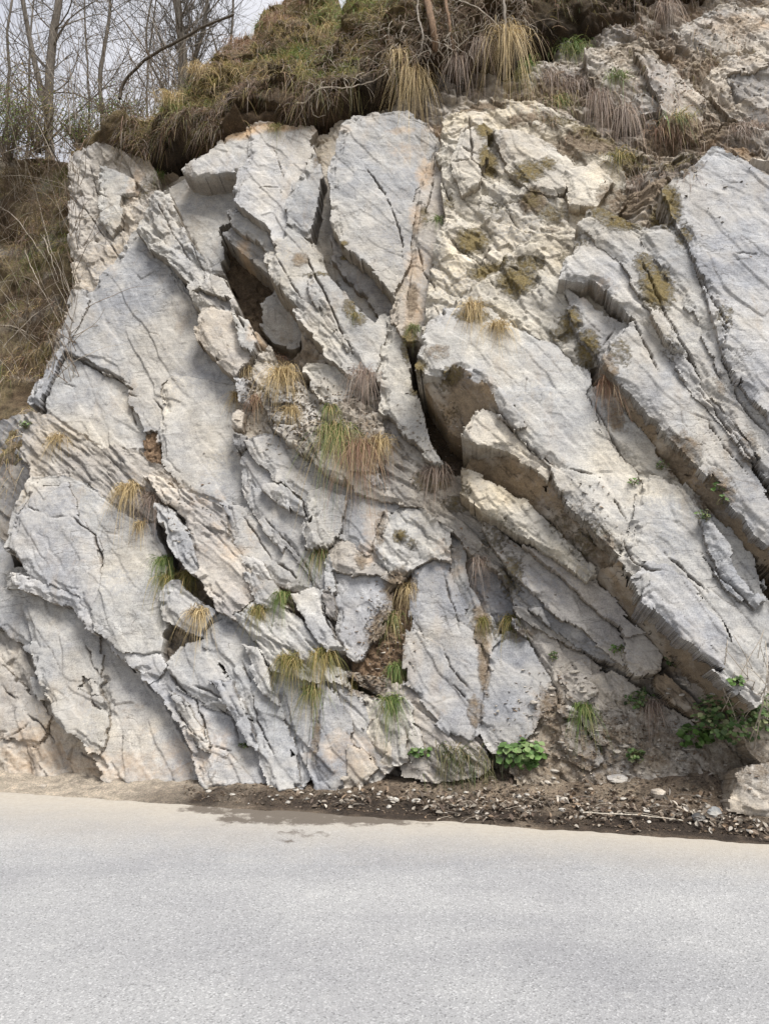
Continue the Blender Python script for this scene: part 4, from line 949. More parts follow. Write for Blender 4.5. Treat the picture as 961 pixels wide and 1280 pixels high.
# crag at the upper right: thin dry growth between the stones
n = 15000; px = nr.uniform(640, 1000, n); py = nr.uniform(-20, 300, n)
pn = fbm(px/45., py/30., 521, 3); dens = np.where(py < 120, .02, -.02)
ok_ = (pn > dens+np.clip((px-860)/300, 0, .5)) & (py < 110+ (px-640)*.55+30) & ~((px > 870) & (py > 190)) & ~((px < 740) & (py > 170))
px, py = px[ok_][:8000], py[ok_][:8000]
PP, NN = [], []
for x, y in zip(px, py):
    a, b_, d = hit(x, y); PP.append(W(a, b_, d-.02))
PP = np.array(PP); n = len(PP)
V, Q, c_ = blades(PP, EN*.8+UP*.4+nr.normal(size=(n, 3))*.5, nr.uniform(.05, .17, n), nr.uniform(.003, .007, n), nr.uniform(.8, 2.0, n), pick(DEAD*2+RUST+OLIVE[:2], n))
tag(mkmesh('dry_growth', V, Q, LEAF, None, False, {'tint': c_}), kind='stuff')
# distant undergrowth along the crest behind the bank
def twig_shrub(name, x, y, Y, hgt, wid, pal, label, cat, group, nl=1300, seed=0, bare=False):
    r = ray(x, y); p = CAMP+r*(Y/r[1]); p = p-UP*.3
    st_parts = []; tips = []
    for k in range(26):
        a = nr.uniform(0, 2*math.pi); sp = nr.uniform(.1, .6)*wid
        e = p+np.array([math.cos(a)*sp, math.sin(a)*sp*.7, hgt*nr.uniform(.55, 1.05)])
        mid = (p+e)/2+nr.normal(size=3)*.1*wid; pp = smoothpath([p+nr.normal(size=3)*.03, mid, e], 8)
        st_parts.append(tube(pp, np.linspace(.012, .003, 8), 4, (.16, .13, .10))); tips.append(pp[3:])
        for kk in range(4):
            q0 = pp[nr.randint(2, 7)]; e2 = q0+nr.normal(size=3)*wid*.16+UP*hgt*.12
            st_parts.append(tube(smoothpath([q0, (q0+e2)/2+nr.normal(size=3)*.03, e2], 5), np.linspace(.005, .002, 5), 3, (.18, .15, .12))); tips.append(smoothpath([q0, e2], 5))
    root = empty(name, p); tag(root, label, cat, group)
    v, q, c = merge(st_parts); mkmesh('stem', v-p, q, BARK, root, True, {'tint': c})
    if not bare:
        tips = np.concatenate(tips); ii = nr.randint(0, len(tips), nl); pos_ = tips[ii]+nr.normal(size=(nl, 3))*.06
        v, q, c = leafset(pos_, nr.normal(size=(nl, 3))+UP, nr.uniform(.012, .028, nl), pick(pal, nl)*1.3); mkmesh('foliage', v-p, q, LEAF, root, False, {'tint': c})
    return root
SH = [(12,172,9.4,1.0,1.0,'green','dark green leafy shrub at the far left end of the crest'),(48,160,9.8,.8,1.0,'olive','olive green shrub between the two leftmost trunks on the crest'),
 (100,158,9.8,.5,.8,'green','low green shrub on the crest beside the top of the pale rock column'),(-30,150,10.5,1.6,1.5,'olive','tall loose shrub half outside the left edge of the picture'),
 (150,128,10.2,.35,.7,'green','small fresh green shrub where the grassy crest begins to rise')]
for x, y, Y, hg, wd_, pal, lb in SH: twig_shrub('shrub', x, y, Y, hg, wd_, PAL[pal], lb, 'shrub', 'shrubs along the crest')

# ------------------------------------------------------------------ bare trees on the crest
def hillz(x, y):
    GRv = (y-7.9+.137*x-2.56)+8; return 8*.97+.24*(GRv-8)
def tree(x, ytop_px, Y, r0, lean, label, hgt=8.0, nb=46, fork=None, col=(.17, .15, .13), name='bare_tree'):
    r = ray(x, ytop_px); p = CAMP+r*(Y/r[1]); base_ = np.array([p[0], p[1], min(p[2]-.3, hillz(p[0], p[1])-.1)])
    root = empty(name, base_); tag(root, label, 'tree', 'bare trees on the crest')
    top = base_+np.array([lean*hgt, nr.uniform(-.3, .3), hgt]); kw_ = .06+.7*max(0, .06-r0)*3; tr = smoothpath([base_, base_+(top-base_)*.2+nr.normal(size=3)*kw_, base_+(top-base_)*.4+nr.normal(size=3)*kw_*1.5, base_+(top-base_)*.7+nr.normal(size=3)*kw_*2, top], 22, .01)
    rad = np.linspace(r0, r0*.25, 22); TP = [tube(tr, rad, 8, col, .04)]; BR = []
    def branch(p0, d, L_, r_, lev):
        pts = [p0]; dd = d.copy()
        for k in range(5):
            dd = nrm(dd+nr.normal(size=3)*.16+UP*.07); pts.append(pts[-1]+dd*L_/5)
        pp = smoothpath(pts, 9 if lev < 2 else 6); BR.append(tube(pp, np.linspace(r_, r_*.3, len(pp)), 5 if lev < 1 else 3, np.array(col)*(.85 if lev else .95)))
        if lev < 2:
            for k in range(nr.randint(4, 7) if lev == 0 else nr.randint(2, 5)):
                f = nr.uniform(.2, .95); q0 = pp[int(f*(len(pp)-1))]
                branch(q0, nrm(dd+nr.normal(size=3)*.75), L_*nr.uniform(.3, .6), max(r_*.5, .0025), lev+1)
    if fork:
        q0 = tr[int(22*fork[0])]; f2 = [q0, q0+np.array([fork[1], .1, 1.2]), q0+np.array([fork[1]*2.4, .1, 3.6])]
        TP.append(tube(smoothpath(f2, 12), np.linspace(r0*.7, r0*.3, 12), 7, col, .04))
    for k in range(nb):
        f = nr.uniform(.12, 1.0); q0 = tr[int(f*21)]; a = nr.uniform(0, 2*math.pi)
        branch(q0, nrm(np.array([math.cos(a), math.sin(a), nr.uniform(.3, 1.4)])), nr.uniform(.6, 2.0)*(1.15-.4*f), max(.006, r0*.16), 0)
    v, q, c = merge(TP); mkmesh('trunk', v-base_, q, BARK, root, True, {'tint': c})
    v, q, c = merge(BR); mkmesh('crown', v-base_, q, BARK, root, True, {'tint': c})
TR = [(66,150,11.0,.075,.0,'tall bare tree with a forked grey trunk left of all the other thick trunks',dict(fork=(.18,-.35))),
 (137,125,12.0,.04,-.02,'slender bare tree standing midway between the forked tree and the twin trunks'),
 (233,70,11.2,.085,-.015,'thickest bare trunk, left one of the close pair above the grassy crest'),
 (246,66,11.6,.05,.015,'thinner pale trunk, right one of the close pair above the grassy crest'),
 (206,92,13.0,.03,-.05,'thin leaning sapling just left of the close pair of trunks'),
 (30,150,13.5,.03,.03,'thin bare tree near the left edge, behind the shrubs'),
 (100,140,15.0,.03,-.03,'far thin tree seen right of the forked tree'),
 (180,105,14.5,.028,.05,'far thin tree whose stem crosses the arching branch'),
 (285,40,13.0,.035,.02,'bare tree rightmost of all, its foot hidden by the tussocks'),
 (5,140,12.0,.03,-.02,'bare tree cut by the left edge of the picture'),
 (265,55,15.5,.03,-.04,'far thin tree between the close pair and the rightmost tree')]
for q in TR:
    kw = q[6] if len(q) > 6 else {}
    tree(*q[:6], nb=44 if q[3] < .05 else 66, **kw)

# ------------------------------------------------------------------ branches, roots, dead stems traced from the photograph
def px3(x, y, off=0.):
    """point on whatever surface of the bank, cap or rock lies on the sight line, lifted by off"""
    best = None; r = ray(x, y); ds = np.arange(1.6, -6., -.02); k = ((O@EN)+ds-CAMP@EN)/(r@EN); p = CAMP+k[:, None]*r-O; s, t = p@ES, p@ET
    for f, arr in ((None, look(Dl, s, t)), (TF, None), (BF, None)):
        if f is None:
            ins = (s > S0) & (s < S1) & (t > T0) & (t < T1); dd = np.where(ins & look(inside, s, t), arr, -99)
        else:
            ins = (s > f.s0) & (s < f.s0+f.n*f.h) & (t > f.t0) & (t < f.t0+f.m*f.h); dd = np.where(ins, f.at(s, t), -99)
            if f is TF: ii = np.clip(((s-f.s0)/f.h).astype(int), 0, f.n); jj = np.clip(((t-f.t0)/f.h).astype(int), 0, f.m); dd = np.where(f.tr[jj, ii] > 0, dd, -99)
        mm = dd >= ds
        if mm.any():
            i_ = int(np.argmax(mm))
            if best is None or ds[i_] > best[2]: best = (s[i_], t[i_], ds[i_])
    if best is None: return None
    return W(best[0], best[1], best[2]+off)
def stick(name, pts, r0, r1, col, label, cat, Y=None, off=.05, group=None, n=16, jit=.004):
    P3 = []
    for q in pts:
        if Y is not None: rr_ = ray(q[0], q[1]); P3.append(CAMP+rr_*((q[2] if len(q) > 2 else Y)/rr_[1]))
        else:
            p = px3(q[0], q[1], q[2] if len(q) > 2 else off); P3.append(p)
    P3 = [p for p in P3 if p is not None]; pp = smoothpath(P3, n, jit)
    v, q, c = tube(pp, np.linspace(r0, r1, n), 6, col, .06)
    o = mkmesh(name, v, q, BARK, None, True, {'tint': c}); setorigin(o, pp[0]); tag(o, label, cat, group); return o
DKB, PLB, GRB = (.09, .075, .06), (.42, .37, .31), (.26, .23, .20)
stick('branch', [(150,124,9.2),(155,103,9.2),(180,76,9.1),(215,56,9.0),(250,36,8.9),(292,19,8.8)], .022, .016, DKB, 'thick dark branch arching up from the crest to the right', 'branch', Y=9)
ST = [([(93,187),(50,140),(0,87),(-30,60)],'thin dark bough slanting up left from the crest to the picture edge'),([(88,168),(84,120),(60,83),(37,0)],'thin dark sapling curving up past the right of the forked trunk'),
 ([(182,110),(160,63),(127,0)],'straight dark sapling leaning left above the arching branch'),([(95,150),(88,90),(86,70)],'short upright dead stem beside the rock column'),
 ([(205,95),(180,60),(150,20),(135,0)],'long thin bough crossing behind the arching branch'),([(215,75),(240,40),(262,0)],'thin bough rising right in front of the close trunks'),
 ([(75,205),(45,150),(20,115),(-10,110)],'low twiggy bough reaching left over the bank')]
for k, (pts, lb) in enumerate(ST): stick('sapling', pts, .009, .004, GRB if k % 2 else DKB, lb, 'sapling', Y=9.0+.15*k, group='thin saplings over the crest')
DS = [([(25,172,.15),(42,215,.2),(55,262,.12),(68,322,.05)],'pale dead stem leaning down the bank, longest of them'),([(62,182,.1),(45,225,.2),(33,248,.1)],'pale dead stem crossing the longest one near its top'),
 ([(37,320,.1),(50,350,.12),(57,368,.05)],'short straw stalk low on the left bank'),([(60,300,.1),(68,325,.1),(76,355,.03)],'pale stalk ending beside the thin rock plank'),
 ([(0,413,.1),(25,416,.12),(52,426,.05)],'brown stick lying across the bank near the left edge'),([(0,392,.08),(22,380,.12),(42,372,.06)],'dark stick slanting up above the brown one'),
 ([(0,262,.1),(30,285,.15),(62,330,.05)],'thin grey stem trailing down the middle of the left bank'),([(10,440,.1),(50,400,.1),(72,380,.05)],'dry runner climbing towards the rock plank')]
for k, (pts, lb) in enumerate(DS): stick('dead_stem', pts, .008, .004, DKB if 'dark' in lb else PLB, lb, 'dead stem', group='dead stems on the left bank', off=.08)
RT = [([(374,138,.1),(385,140,.12),(398,130,.15),(412,124,.15),(430,123,.12),(448,117,.1),(465,108,.06),(483,96,.05),(495,75,.05),(496,45,.04)],.008,'pale curling root hanging along the lip of the dark hollow'),
 ([(392,138,.1),(393,150,.1),(400,156,.1),(412,150,.08)],.006,'short pale root looping down onto the rock from the curling root'),
 ([(538,-10,.12),(536,20,.16),(542,48,.14),(545,70,.06)],.045,'stout brown root stump standing in the turf above the hollow'),
 ([(555,0,.12),(562,40,.12),(566,70,.04)],.02,'dark root right beside the stout root stump'),
 ([(640,60,.1),(600,35,.2),(570,20,.2),(555,0,.1)],.006,'thin pale root slanting across the dark hollow roof'),
 ([(540,118,.12),(545,135,.14),(550,150,.1)],.005,'thin white rootlet dangling to the rock top'),
 ([(630,110,.1),(632,60,.1),(628,0,.1)],.02,'grey root running straight up at the right end of the hollow'),
 ([(525,0,.1),(523,30,.12),(530,60,.12),(522,85,.05)],.012,'crooked grey root left of the stout root stump')]
for pts, r0, lb in RT: stick('root', pts, r0, r0*.7, PLB if 'pale' in lb or 'white' in lb else GRB if 'grey' in lb else (.17, .11, .07), lb, 'root', group='roots along the turf lip', n=26)

# ------------------------------------------------------------------ grass tufts on the rock
def tuft(x, y, size, pal, label, nbl=150, droop=1.5, spread=.6, up=.4, name='grass_tuft', cat='grass tuft', group='grass tufts on the rock face', wdt=.005, wide=.35):
    p = px3(x, y, -.01)
    if p is None: return
    big = group == 'grass tufts on the rock face'; size *= 1.22 if big else 1.1; n = int(nbl*(1.9 if big else 1.2)); p = p+EN*.03; rt = p+nr.normal(size=(n, 3))*size*.5*wide*np.array([1, .4, .5])
    d = EN*.6+UP*up+nr.normal(size=(n, 3))*spread
    c = pick(PAL[pal], n, .2); Ln = size*nr.uniform(.3, 1.2, n)
    V, Q, cc = blades(rt, d, Ln, nr.uniform(.6, 1.3, n)*wdt, droop*nr.uniform(.6, 1.3, n), c, 5)
    # dark matted base
    o = mkmesh(name, V, Q, LEAF, None, False, {'tint': cc}); setorigin(o, p); tag(o, label, cat, group); return o
TU = [
 (163,612,.24,'straw','straw tuft hanging at the upper end of the broken band, left of its pinkish neighbour',170),
 (193,622,.20,'dead','pinkish dry tuft just right of the straw one on the broken band',120),
 (178,655,.13,'straw','small straw tuft below the pinkish one, in the cleft',70),
 (205,700,.15,'green','dark green tuft in the cleft below the broken band',110),
 (210,722,.20,'olive','olive brown cushion of grass on the lip of the large lower left slab',170),
 (238,718,.17,'olive','olive tuft right of the brown cushion in the same cleft',120),
 (250,765,.18,'straw','straw tuft drooping beneath the cleft onto the lower slab',110),
 (355,468,.28,'straw','big straw tuft on the rubble shelf at the foot of the dark hollow',230),
 (350,450,.16,'rust','rusty dry tuft right above the big straw tuft on the shelf',90),
 (366,514,.18,'straw','round straw tuft below the big one, left of the brightest tuft',120),
 (422,540,.32,'ygreen','largest and brightest yellow tuft in the centre of the face',280),
 (452,560,.34,'rust','wide reddish curtain of dead stems right of the brightest tuft',260),
 (478,552,.22,'straw','yellowish tuft at the right end of the reddish curtain',120),
 (402,688,.19,'ygreen','round yellow green tuft on the stepped plates',160),
 (353,744,.13,'green','small green tuft on the edge of the stepped plates',100),
 (323,762,.15,'olive','flat olive tuft left of the small green one',110),
 (364,824,.20,'olive','wide olive tuft above the blue grey triangular slab, left of the vertical joint',170),
 (404,818,.22,'olive','tallest olive tuft astride the vertical joint',180),
 (392,862,.17,'ygreen','tuft hanging down the vertical joint below the two olive ones',120),
 (437,850,.18,'olive','olive tuft at the head of the thin standing plates',120),
 (511,733,.17,'straw','straw tuft at the top of the brown soil pocket',130),
 (492,770,.14,'ygreen','small tuft on the left rim of the brown soil pocket',80),
 (497,833,.13,'green','green tuft on the right rim of the brown soil pocket',120),
 (488,875,.17,'green','green tuft at the bottom of the brown soil pocket, on the standing plates',140),
 (604,775,.11,'olive','small olive tuft over the joint between the two lower blue grey slabs',70),
 (638,774,.15,'olive','olive tuft against the dark slab right of the joint',110),
 (728,884,.15,'green','lone green tuft on the rubble right of the lower slabs',160),
 (592,385,.22,'straw','dry tuft on moss above the edge of the overhanging slab',140),
 (622,408,.18,'straw','flat straw tuft at the right of the mossy dry tuft',110),
 (298,494,.15,'straw','straw tuft on the right rim of the big pale face',90),
 (320,500,.14,'rust','rusty tuft on the broken stones beside the rim of the big pale face',80),
 (456,470,.24,'dead','dead pinkish tuft hanging beneath the mossy plate',170),
 (414,512,.14,'ygreen','small yellow tuft directly above the brightest one',80),
 (310,462,.12,'straw','small straw tuft under the brown pointed slab',60),
 (74,548,.18,'straw','faint straw tuft at the left end of the broken band',90),
 (545,590,.22,'dead','dry grey tuft low in the dark gully under the overhang',150),
 (600,700,.14,'dead','withered tuft where the laminated bed meets the dark slab',70),
 (548,275,.12,'green','tiny green tuft in the orange stained joint',40),
 (518,410,.10,'green','tiny green tuft above the moss in the orange joint',50),
 (445,395,.10,'olive','tiny moss tuft on the mossy plate',40),
 (200,220,.16,'green','small green tuft at the head of the rough plank under the turf',70),
 (345,160,.14,'olive','olive tuft growing from the orange earth under the turf',60),
 (760,480,.18,'rust','dry tangle in the notch between the two big right slabs',110),
 (815,880,.16,'dead','dry tuft at the foot of the overhanging slab',100),
]
for q in TU: tuft(*q[:5], nbl=q[5])
# hanging dry clumps
HG = [(518,95,.45,'straw',240,'longest pale straw beard hanging over the hollow'),(500,70,.3,'straw',140,'pale beard left above the longest one'),(574,75,.28,'dead',120,'grey beard right of the longest straw one'),
 (636,45,.5,'straw',240,'pale olive beard at the right end of the hollow'),(650,95,.3,'olive',120,'olive beard low under the one at the right end of the hollow'),(600,55,.3,'dead',120,'thin grey beard in the middle of the hollow roof'),
 (410,40,.3,'straw',200,'bright straw tussock on the turf face'),(345,30,.3,'rust',200,'reddish brown tussock on the turf face, leftmost'),(380,95,.25,'olive',140,'olive beard above the curling root'),(440,95,.28,'olive',150,'olive mossy beard touching the curling root'),
 (300,60,.3,'rust',200,'brown tussock where the crest meets the thick turf'),(250,90,.28,'straw',200,'straw tussock on the grassy crest, middle one'),(215,125,.25,'straw',180,'straw tussock near the left end of the grassy crest'),
 (720,110,.30,'dead',200,'grey dead tussock leftmost on the upper right crag'),(690,100,.28,'dead',150,'thin dead tussock beside the grassy ledge'),(750,122,.34,'dead',200,'long grey beard in the middle of the upper right crag'),
 (780,140,.34,'dead',200,'longest grey beard, pointing down towards the smooth right slab'),(835,165,.26,'rust',160,'rusty tussock above the top corner of the smooth slab'),(850,150,.22,'ygreen',140,'yellow green tussock on the upper right crag'),
 (930,165,.26,'dead',160,'dry tussock against the right edge of the picture'),(832,10,.30,'dead',160,'grey beard hanging from the top edge of the picture'),(716,65,.30,'green',200,'fresh green tussock below the overhang end'),
 (770,98,.20,'green',130,'small fresh green tussock beside the greenish boulder'),(660,85,.22,'green',110,'green tussock at the dark mouth of the hollow'),(700,130,.25,'ygreen',120,'pale green tussock under the fresh one'),(775,200,.22,'olive',130,'olive tussock over the mossy ledge'),(800,230,.2,'dead',120,'dead tussock on the mossy ledge above the right slabs')]
for x, y, sz, pal, nb, lb in HG: tuft(x, y, sz, pal, lb, nbl=nb, droop=1.9 if 'beard' in lb else 1.4, spread=.42, up=.15 if 'beard' in lb else .5, group='hanging tussocks along the top', wdt=.006, name='tussock', cat='tussock', wide=.28 if 'beard' in lb else .5)

# ------------------------------------------------------------------ leafy plants
def plant(name, x, y, rad, nl, size, pal, label, asp=.7, stems=True, tall=.6, on=None, long_=False):
    p = px3(x, y, 0.) if on is None else on
    n = nl; u_ = nr.normal(size=(n, 3)); u_ = nrm(u_)*(nr.uniform(.2, 1, (n, 1))**.5)
    pos_ = p+EN*.04+u_*np.array([rad, rad*.55, rad*tall])+UP*rad*tall*.5
    root = empty(name, p); tag(root, label, 'plant', 'leafy plants at the rock')
    v, q, c = leafset(pos_, u_*.6+EN*.6+UP*.8, nr.uniform(.6, 1.25, n)*size, pick(pal, n, .2), asp=asp); mkmesh('foliage', v-p, q, LEAF, root, False, {'tint': c})
    tb = [tube(smoothpath([p-EN*.02, (p+pos_[k])/2+nr.normal(size=3)*.02, pos_[k]], 5), np.linspace(.003, .0015, 5), 3, (.20, .20, .09)) for k in range(min(n, 26))]
    v, q, c = merge(tb); mkmesh('stem', v-p, q, BARK, root, True, {'tint': c})
LG = [(.09, .16, .04), (.11, .20, .05), (.14, .24, .08), (.06, .11, .03), (.18, .25, .10)]
DG = [(.06, .11, .035), (.09, .15, .05), (.13, .19, .07), (.05, .08, .03), (.20, .22, .11)]
PL = [(652,952,.19,150,.055,LG,'bright green clump of round toothed leaves at the foot of the face'),(865,928,.15,70,.05,LG,'light green leafy clump left of the dark bush'),
 (915,912,.30,420,.036,DG,'wide dark green bush at the lower right corner of the face'),(955,905,.22,220,.036,DG,'dark bush continuing out of the right edge'),(525,945,.09,40,.04,LG,'small leafy sprig at the left of the dry sedge'),
 (793,948,.08,50,.03,DG,'small dark green plant in the rubble left of the leafy clumps'),(897,614,.06,14,.045,LG,'bright green leaves in the shaded notch of the right slab'),(905,628,.05,10,.035,DG,'darker leaves below the bright ones in the notch'),
 (877,648,.06,18,.028,DG,'small drooping plant on the ledge at the right'),(790,606,.05,14,.022,LG,'little trailing sprig on the big overhanging slab'),(825,586,.06,16,.02,LG,'thin trailing sprig running up to the right on the slab'),
 (918,856,.07,22,.035,LG,'pale green seedling at the low edge of the right slab'),(800,882,.13,90,.028,DG,'dark low plant under the edge of the overhang'),(840,830,.08,30,.03,DG,'green sprig beside the brown plate under the overhang'),
 (306,934,.035,16,.02,DG,'tiny green cushion low on the left slabs'),(35,535,.07,30,.026,DG,'small green plant at the left end of the broken band'),(770,815,.06,26,.022,LG,'tiny green plant behind the block under the overhang'),(692,822,.05,18,.02,DG,'tiny plant left of the block under the overhang')]
for x, y, rad, nl, sz, pal, lb in PL: plant('leafy_plant', x, y, rad, nl, sz, pal, lb)
tuft(585,948,.20,'sedge','dark trailing sedge clump beside the bright round leaved clump',260,1.5,.7,.4,'sedge_clump','sedge','leafy plants at the rock',.006,1.0)
tuft(560,942,.15,'sedge','green sedge clump left of the dark one at the foot of the face',160,1.4,.7,.5,'sedge_clump','sedge','leafy plants at the rock',.006,.9)
# fern under the overhang
def fern(x, y, size, label):
    p = px3(x, y, .02); root = empty('fern', p); tag(root, label, 'fern'); pr = []; sm = []
    for k in range(7):
        a = nr.uniform(-1.3, 1.3); d = nrm(ES*math.sin(a)+UP*math.cos(a)*.5+EN*.7)
        pp = smoothpath([p, p+d*size*.6, p+d*size-UP*size*.35], 14); sm.append(tube(pp, np.linspace(.0025, .001, 14), 3, (.12, .16, .06)))
        for i_ in range(2, 14):
            for sd in (-1, 1):
                b_ = nrm(np.cross(pp[i_]-pp[i_-1], EN))*sd; ln = size*.22*(1-abs(i_-6)/10)
                pr.append(blades(pp[i_:i_+1], (b_+nrm(pp[i_]-pp[i_-1])*.4)[None], np.array([ln]), np.array([.012]), np.array([.2]), pick(DG, 1), 3))
    v, q, c = merge(pr); mkmesh('frond', v-p, q, LEAF, root, False, {'tint': c}); v, q, c = merge(sm); mkmesh('stem', v-p, q, BARK, root, True, {'tint': c})
fern(815,872,.2,'dark green fern below the edge of the overhanging slab')

# ------------------------------------------------------------------ loose material at the foot
def stone_mesh(size, flat=.5, seed=0, n1=10, n2=7):
    V = []; sd = nr.uniform(0, 50)
    ax = nrm(nr.normal(size=(9, 3))); ds = nr.uniform(.55, .95, 9)
    for i in range(n2+1):
        th = math.pi*i/n2
        for j in range(n1):
            ph = 2*math.pi*j/n1; d = np.array([math.sin(th)*math.cos(ph), math.sin(th)*math.sin(ph), math.cos(th)])
            r_ = min([1.0]+[k/max(d@a, 1e-3) if d@a > 0 else 9 for a, k in zip(ax, ds)])
            V.append(d*r_*size*np.array([1, .75, flat]))
    Q = [(i*n1+j, i*n1+(j+1) % n1, (i+1)*n1+(j+1) % n1, (i+1)*n1+j) for i in range(n2) for j in range(n1)]
    return np.array(V), np.array(Q)
def vpoint(x, y):
    z = .05
    for z in np.arange(.9, -.06, -.012):
        p = ground(x, y, z)
        q = p-RO
        if q@RN > .13 : continue
        if vz(p) >= z: return np.array([p[0], p[1], vz(p)])
    p = ground(x, y, .01); return p
def stone(x, y, size, col, label, flat=.5, group=None, name='stone', cat='stone', p=None):
    p = vpoint(x, y) if p is None else p; v, q = stone_mesh(size, flat); a = nr.uniform(0, 6.3)
    Rm = np.array(Matrix.Rotation(a, 3, 'Z') @ Matrix.Rotation(nr.uniform(-.3, .3), 3, 'X')); v = v@Rm.T
    o = mkmesh(name, v, q[:, ::-1], ROCK, None, False, {'tint': np.tile(col, (len(v), 1))}); o.location = p+UP*size*flat*.35; tag(o, label, cat, group); return o
stone(873,1027,.055,(.07,.07,.07),'dark wet stone lying at the road edge, left one of two',.5)
stone(893,1023,.075,(.24,.245,.24),'grey rounded stone lying at the road edge, right one of two',.55)
stone(770,978,.085,(.46,.44,.41),'pale flat stone tilted in the soil below the dark green plant',.3)
stone(738,858,.06,(.40,.38,.34),'pale chip resting on the rubble slabs',.3,p=px3(738,868,.0))
stone(822,1000,.07,(.46,.41,.34),'beige block half buried in leaf litter left of the boulder',.6)
stone(705,1003,.05,(.42,.39,.34),'pale stone in the litter below the rubble slab',.5)
stone(493,1003,.045,(.52,.50,.46),'whitish flake in the dark soil below the sedge, left one',.3)
stone(520,1006,.045,(.50,.48,.44),'whitish flake in the dark soil below the sedge, right one',.3)
stone(55,985,.035,(.42,.38,.32),'single small stone at the dusty left foot of the face',.6)
stone(697,100,.06,(.42,.42,.34),'rounded pale stone on the grassy ledge below the hollow end',.5,p=px3(697,100,.0))
stone(672,158,.07,(.50,.48,.42),'white stone lying where the creamy rock meets the crag',.5,p=px3(671,158,.0))
for k in range(70):
    x = nr.uniform(250, 960); y = nr.uniform(985, 1008)+max(0, (x-300)/660)*nr.uniform(0, 36)
    stone(x, y, nr.uniform(.010, .028), np.array((.44, .42, .38))*nr.uniform(.55, 1.1), 'small angular rock chip lying in the soil at the road edge', .45, 'rock chips along the road edge', 'rock_chip', 'rock chip')
stone(715,1121,.008,(.05,.05,.05),'tiny black pebble alone on the asphalt',.6,p=ground(879,1120))
# fallen leaves: a litter nobody could count
n = 2300; X = nr.uniform(360, 1010, n); Yp = nr.uniform(-1, 1, n)
lo_ = np.interp(X, [360, 500, 700, 961, 1010], [1000, 1008, 1015, 1030, 1035]); sp_ = np.interp(X, [360, 500, 650, 961], [8, 16, 24, 26]); Yp = lo_+Yp*sp_*np.sqrt(nr.uniform(0, 1, n)); up_ = nr.uniform(0, 1, n) < .3; Yp[up_] -= (np.abs(nr.normal(size=n))*np.interp(X, [360, 600, 961], [4, 30, 45]))[up_]
PPt = np.array([vpoint(x, y) for x, y in zip(X, Yp)]); dens = fbm(PPt[:, 0]/.3, PPt[:, 1]/.3, 601, 3)
k = (dens > -.12) & (nr.uniform(0, 1, n) < np.interp(X, [360, 500, 600, 1010], [.15, .4, 1, 1])); PPt = PPt[k]; n = len(PPt)
v, q, c = leafset(PPt+UP*nr.uniform(.004, .03, (n, 1)), UP*1.2+nr.normal(size=(n, 3))*.6, nr.uniform(.012, .06, n), pick([(.38,.34,.285), (.27,.23,.185), (.19,.15,.115), (.46,.42,.365), (.24,.175,.12), (.12,.09,.07), (.15,.12,.095)], n, .18), asp=.36)
tag(mkmesh('leaf_litter', v, q, LEAF, None, False, {'tint': c}), kind='stuff')
# grit and small broken shale on the verge and in the pockets
def grit(pts, smin, smax, pal, name):
    n = len(pts); ax = nr.normal(size=(n, 4, 3)); ax = nrm(ax)*nr.uniform(smin, smax, (n, 1, 1))*np.array([1.3, 1.3, .6])
    V = (pts[:, None]+ax).reshape(-1, 3); o_ = (np.arange(n)*4)[:, None]
    T_ = np.concatenate([o_+np.array([[0, 1, 2]]), o_+np.array([[0, 2, 3]]), o_+np.array([[0, 3, 1]]), o_+np.array([[1, 3, 2]])])
    tag(mkmesh(name, V, None, SOIL, None, False, {'tint': np.repeat(pick(pal, n, .2), 4, 0)}, tris=T_), kind='stuff')
n = 5000; X = nr.uniform(230, 1000, n); Yp = np.interp(X, [0, 300, 961], [980, 992, 1010])+nr.normal(size=n)*np.interp(X, [0, 300, 961], [6, 10, 28]); Yp = np.minimum(Yp, np.interp(X, [0, 961], [986, 1050]))
grit(np.array([vpoint(x, y) for x, y in zip(X, Yp)]), .003, .013, [(.30,.25,.20), (.22,.17,.125), (.16,.12,.085), (.10,.075,.055)], 'gravel')
pts = []
for (cx_, cy_, rx, ry, m_) in [(395,525,55,35,900),(350,495,30,30,300),(480,800,28,60,500),(455,855,30,18,250),(700,900,60,50,500),(800,930,90,45,900),(545,545,35,60,300),(720,640,40,30,120),(610,690,50,50,150),(850,100,110,110,1500),(720,60,60,60,400),(310,500,14,50,200),(230,640,30,40,80)]:
    for _ in range(m_):
        x = cx_+nr.normal()*rx*.6; y = cy_+nr.normal()*ry*.6; a, b_, d = hit(x, y); pts.append(W(a, b_, d+.004))
grit(np.array(pts), .005, .022, [(.42,.38,.32), (.33,.27,.21), (.24,.18,.13), (.50,.47,.42)], 'shale_debris')
# twigs in the litter
def twig(x, y, ln, ang, r0, col, label, name='twig', cat='twig', group=None):
    p = vpoint(x, y)+UP*.015; d = RS*math.cos(ang)+RN*math.sin(ang); pp = smoothpath([p-d*ln/2, p+nr.normal(size=3)*.01*np.array([1, 1, .3])+UP*.01, p+d*ln/2], 10, .002)
    v, q, c = tube(pp, np.linspace(r0, r0*.6, 10), 5, col); o = mkmesh(name, v, q, BARK, None, True, {'tint': c}); setorigin(o, p); tag(o, label, cat, group)
twig(790,1027,.62,.05,.006,(.50,.45,.38),'long pale bleached stick lying along the road edge','stick','stick')
twig(660,975,.22,1.2,.004,(.45,.40,.34),'short pale stick propped in the soil right of the bright leaves','stick','stick')
for k in range(26): twig(nr.uniform(430, 950), nr.uniform(1000, 1030), nr.uniform(.08, .24), nr.uniform(-.9, .9), .0025, PLB if k % 2 else GRB, 'thin dry twig lying among the fallen leaves', group='twigs in the leaf litter')
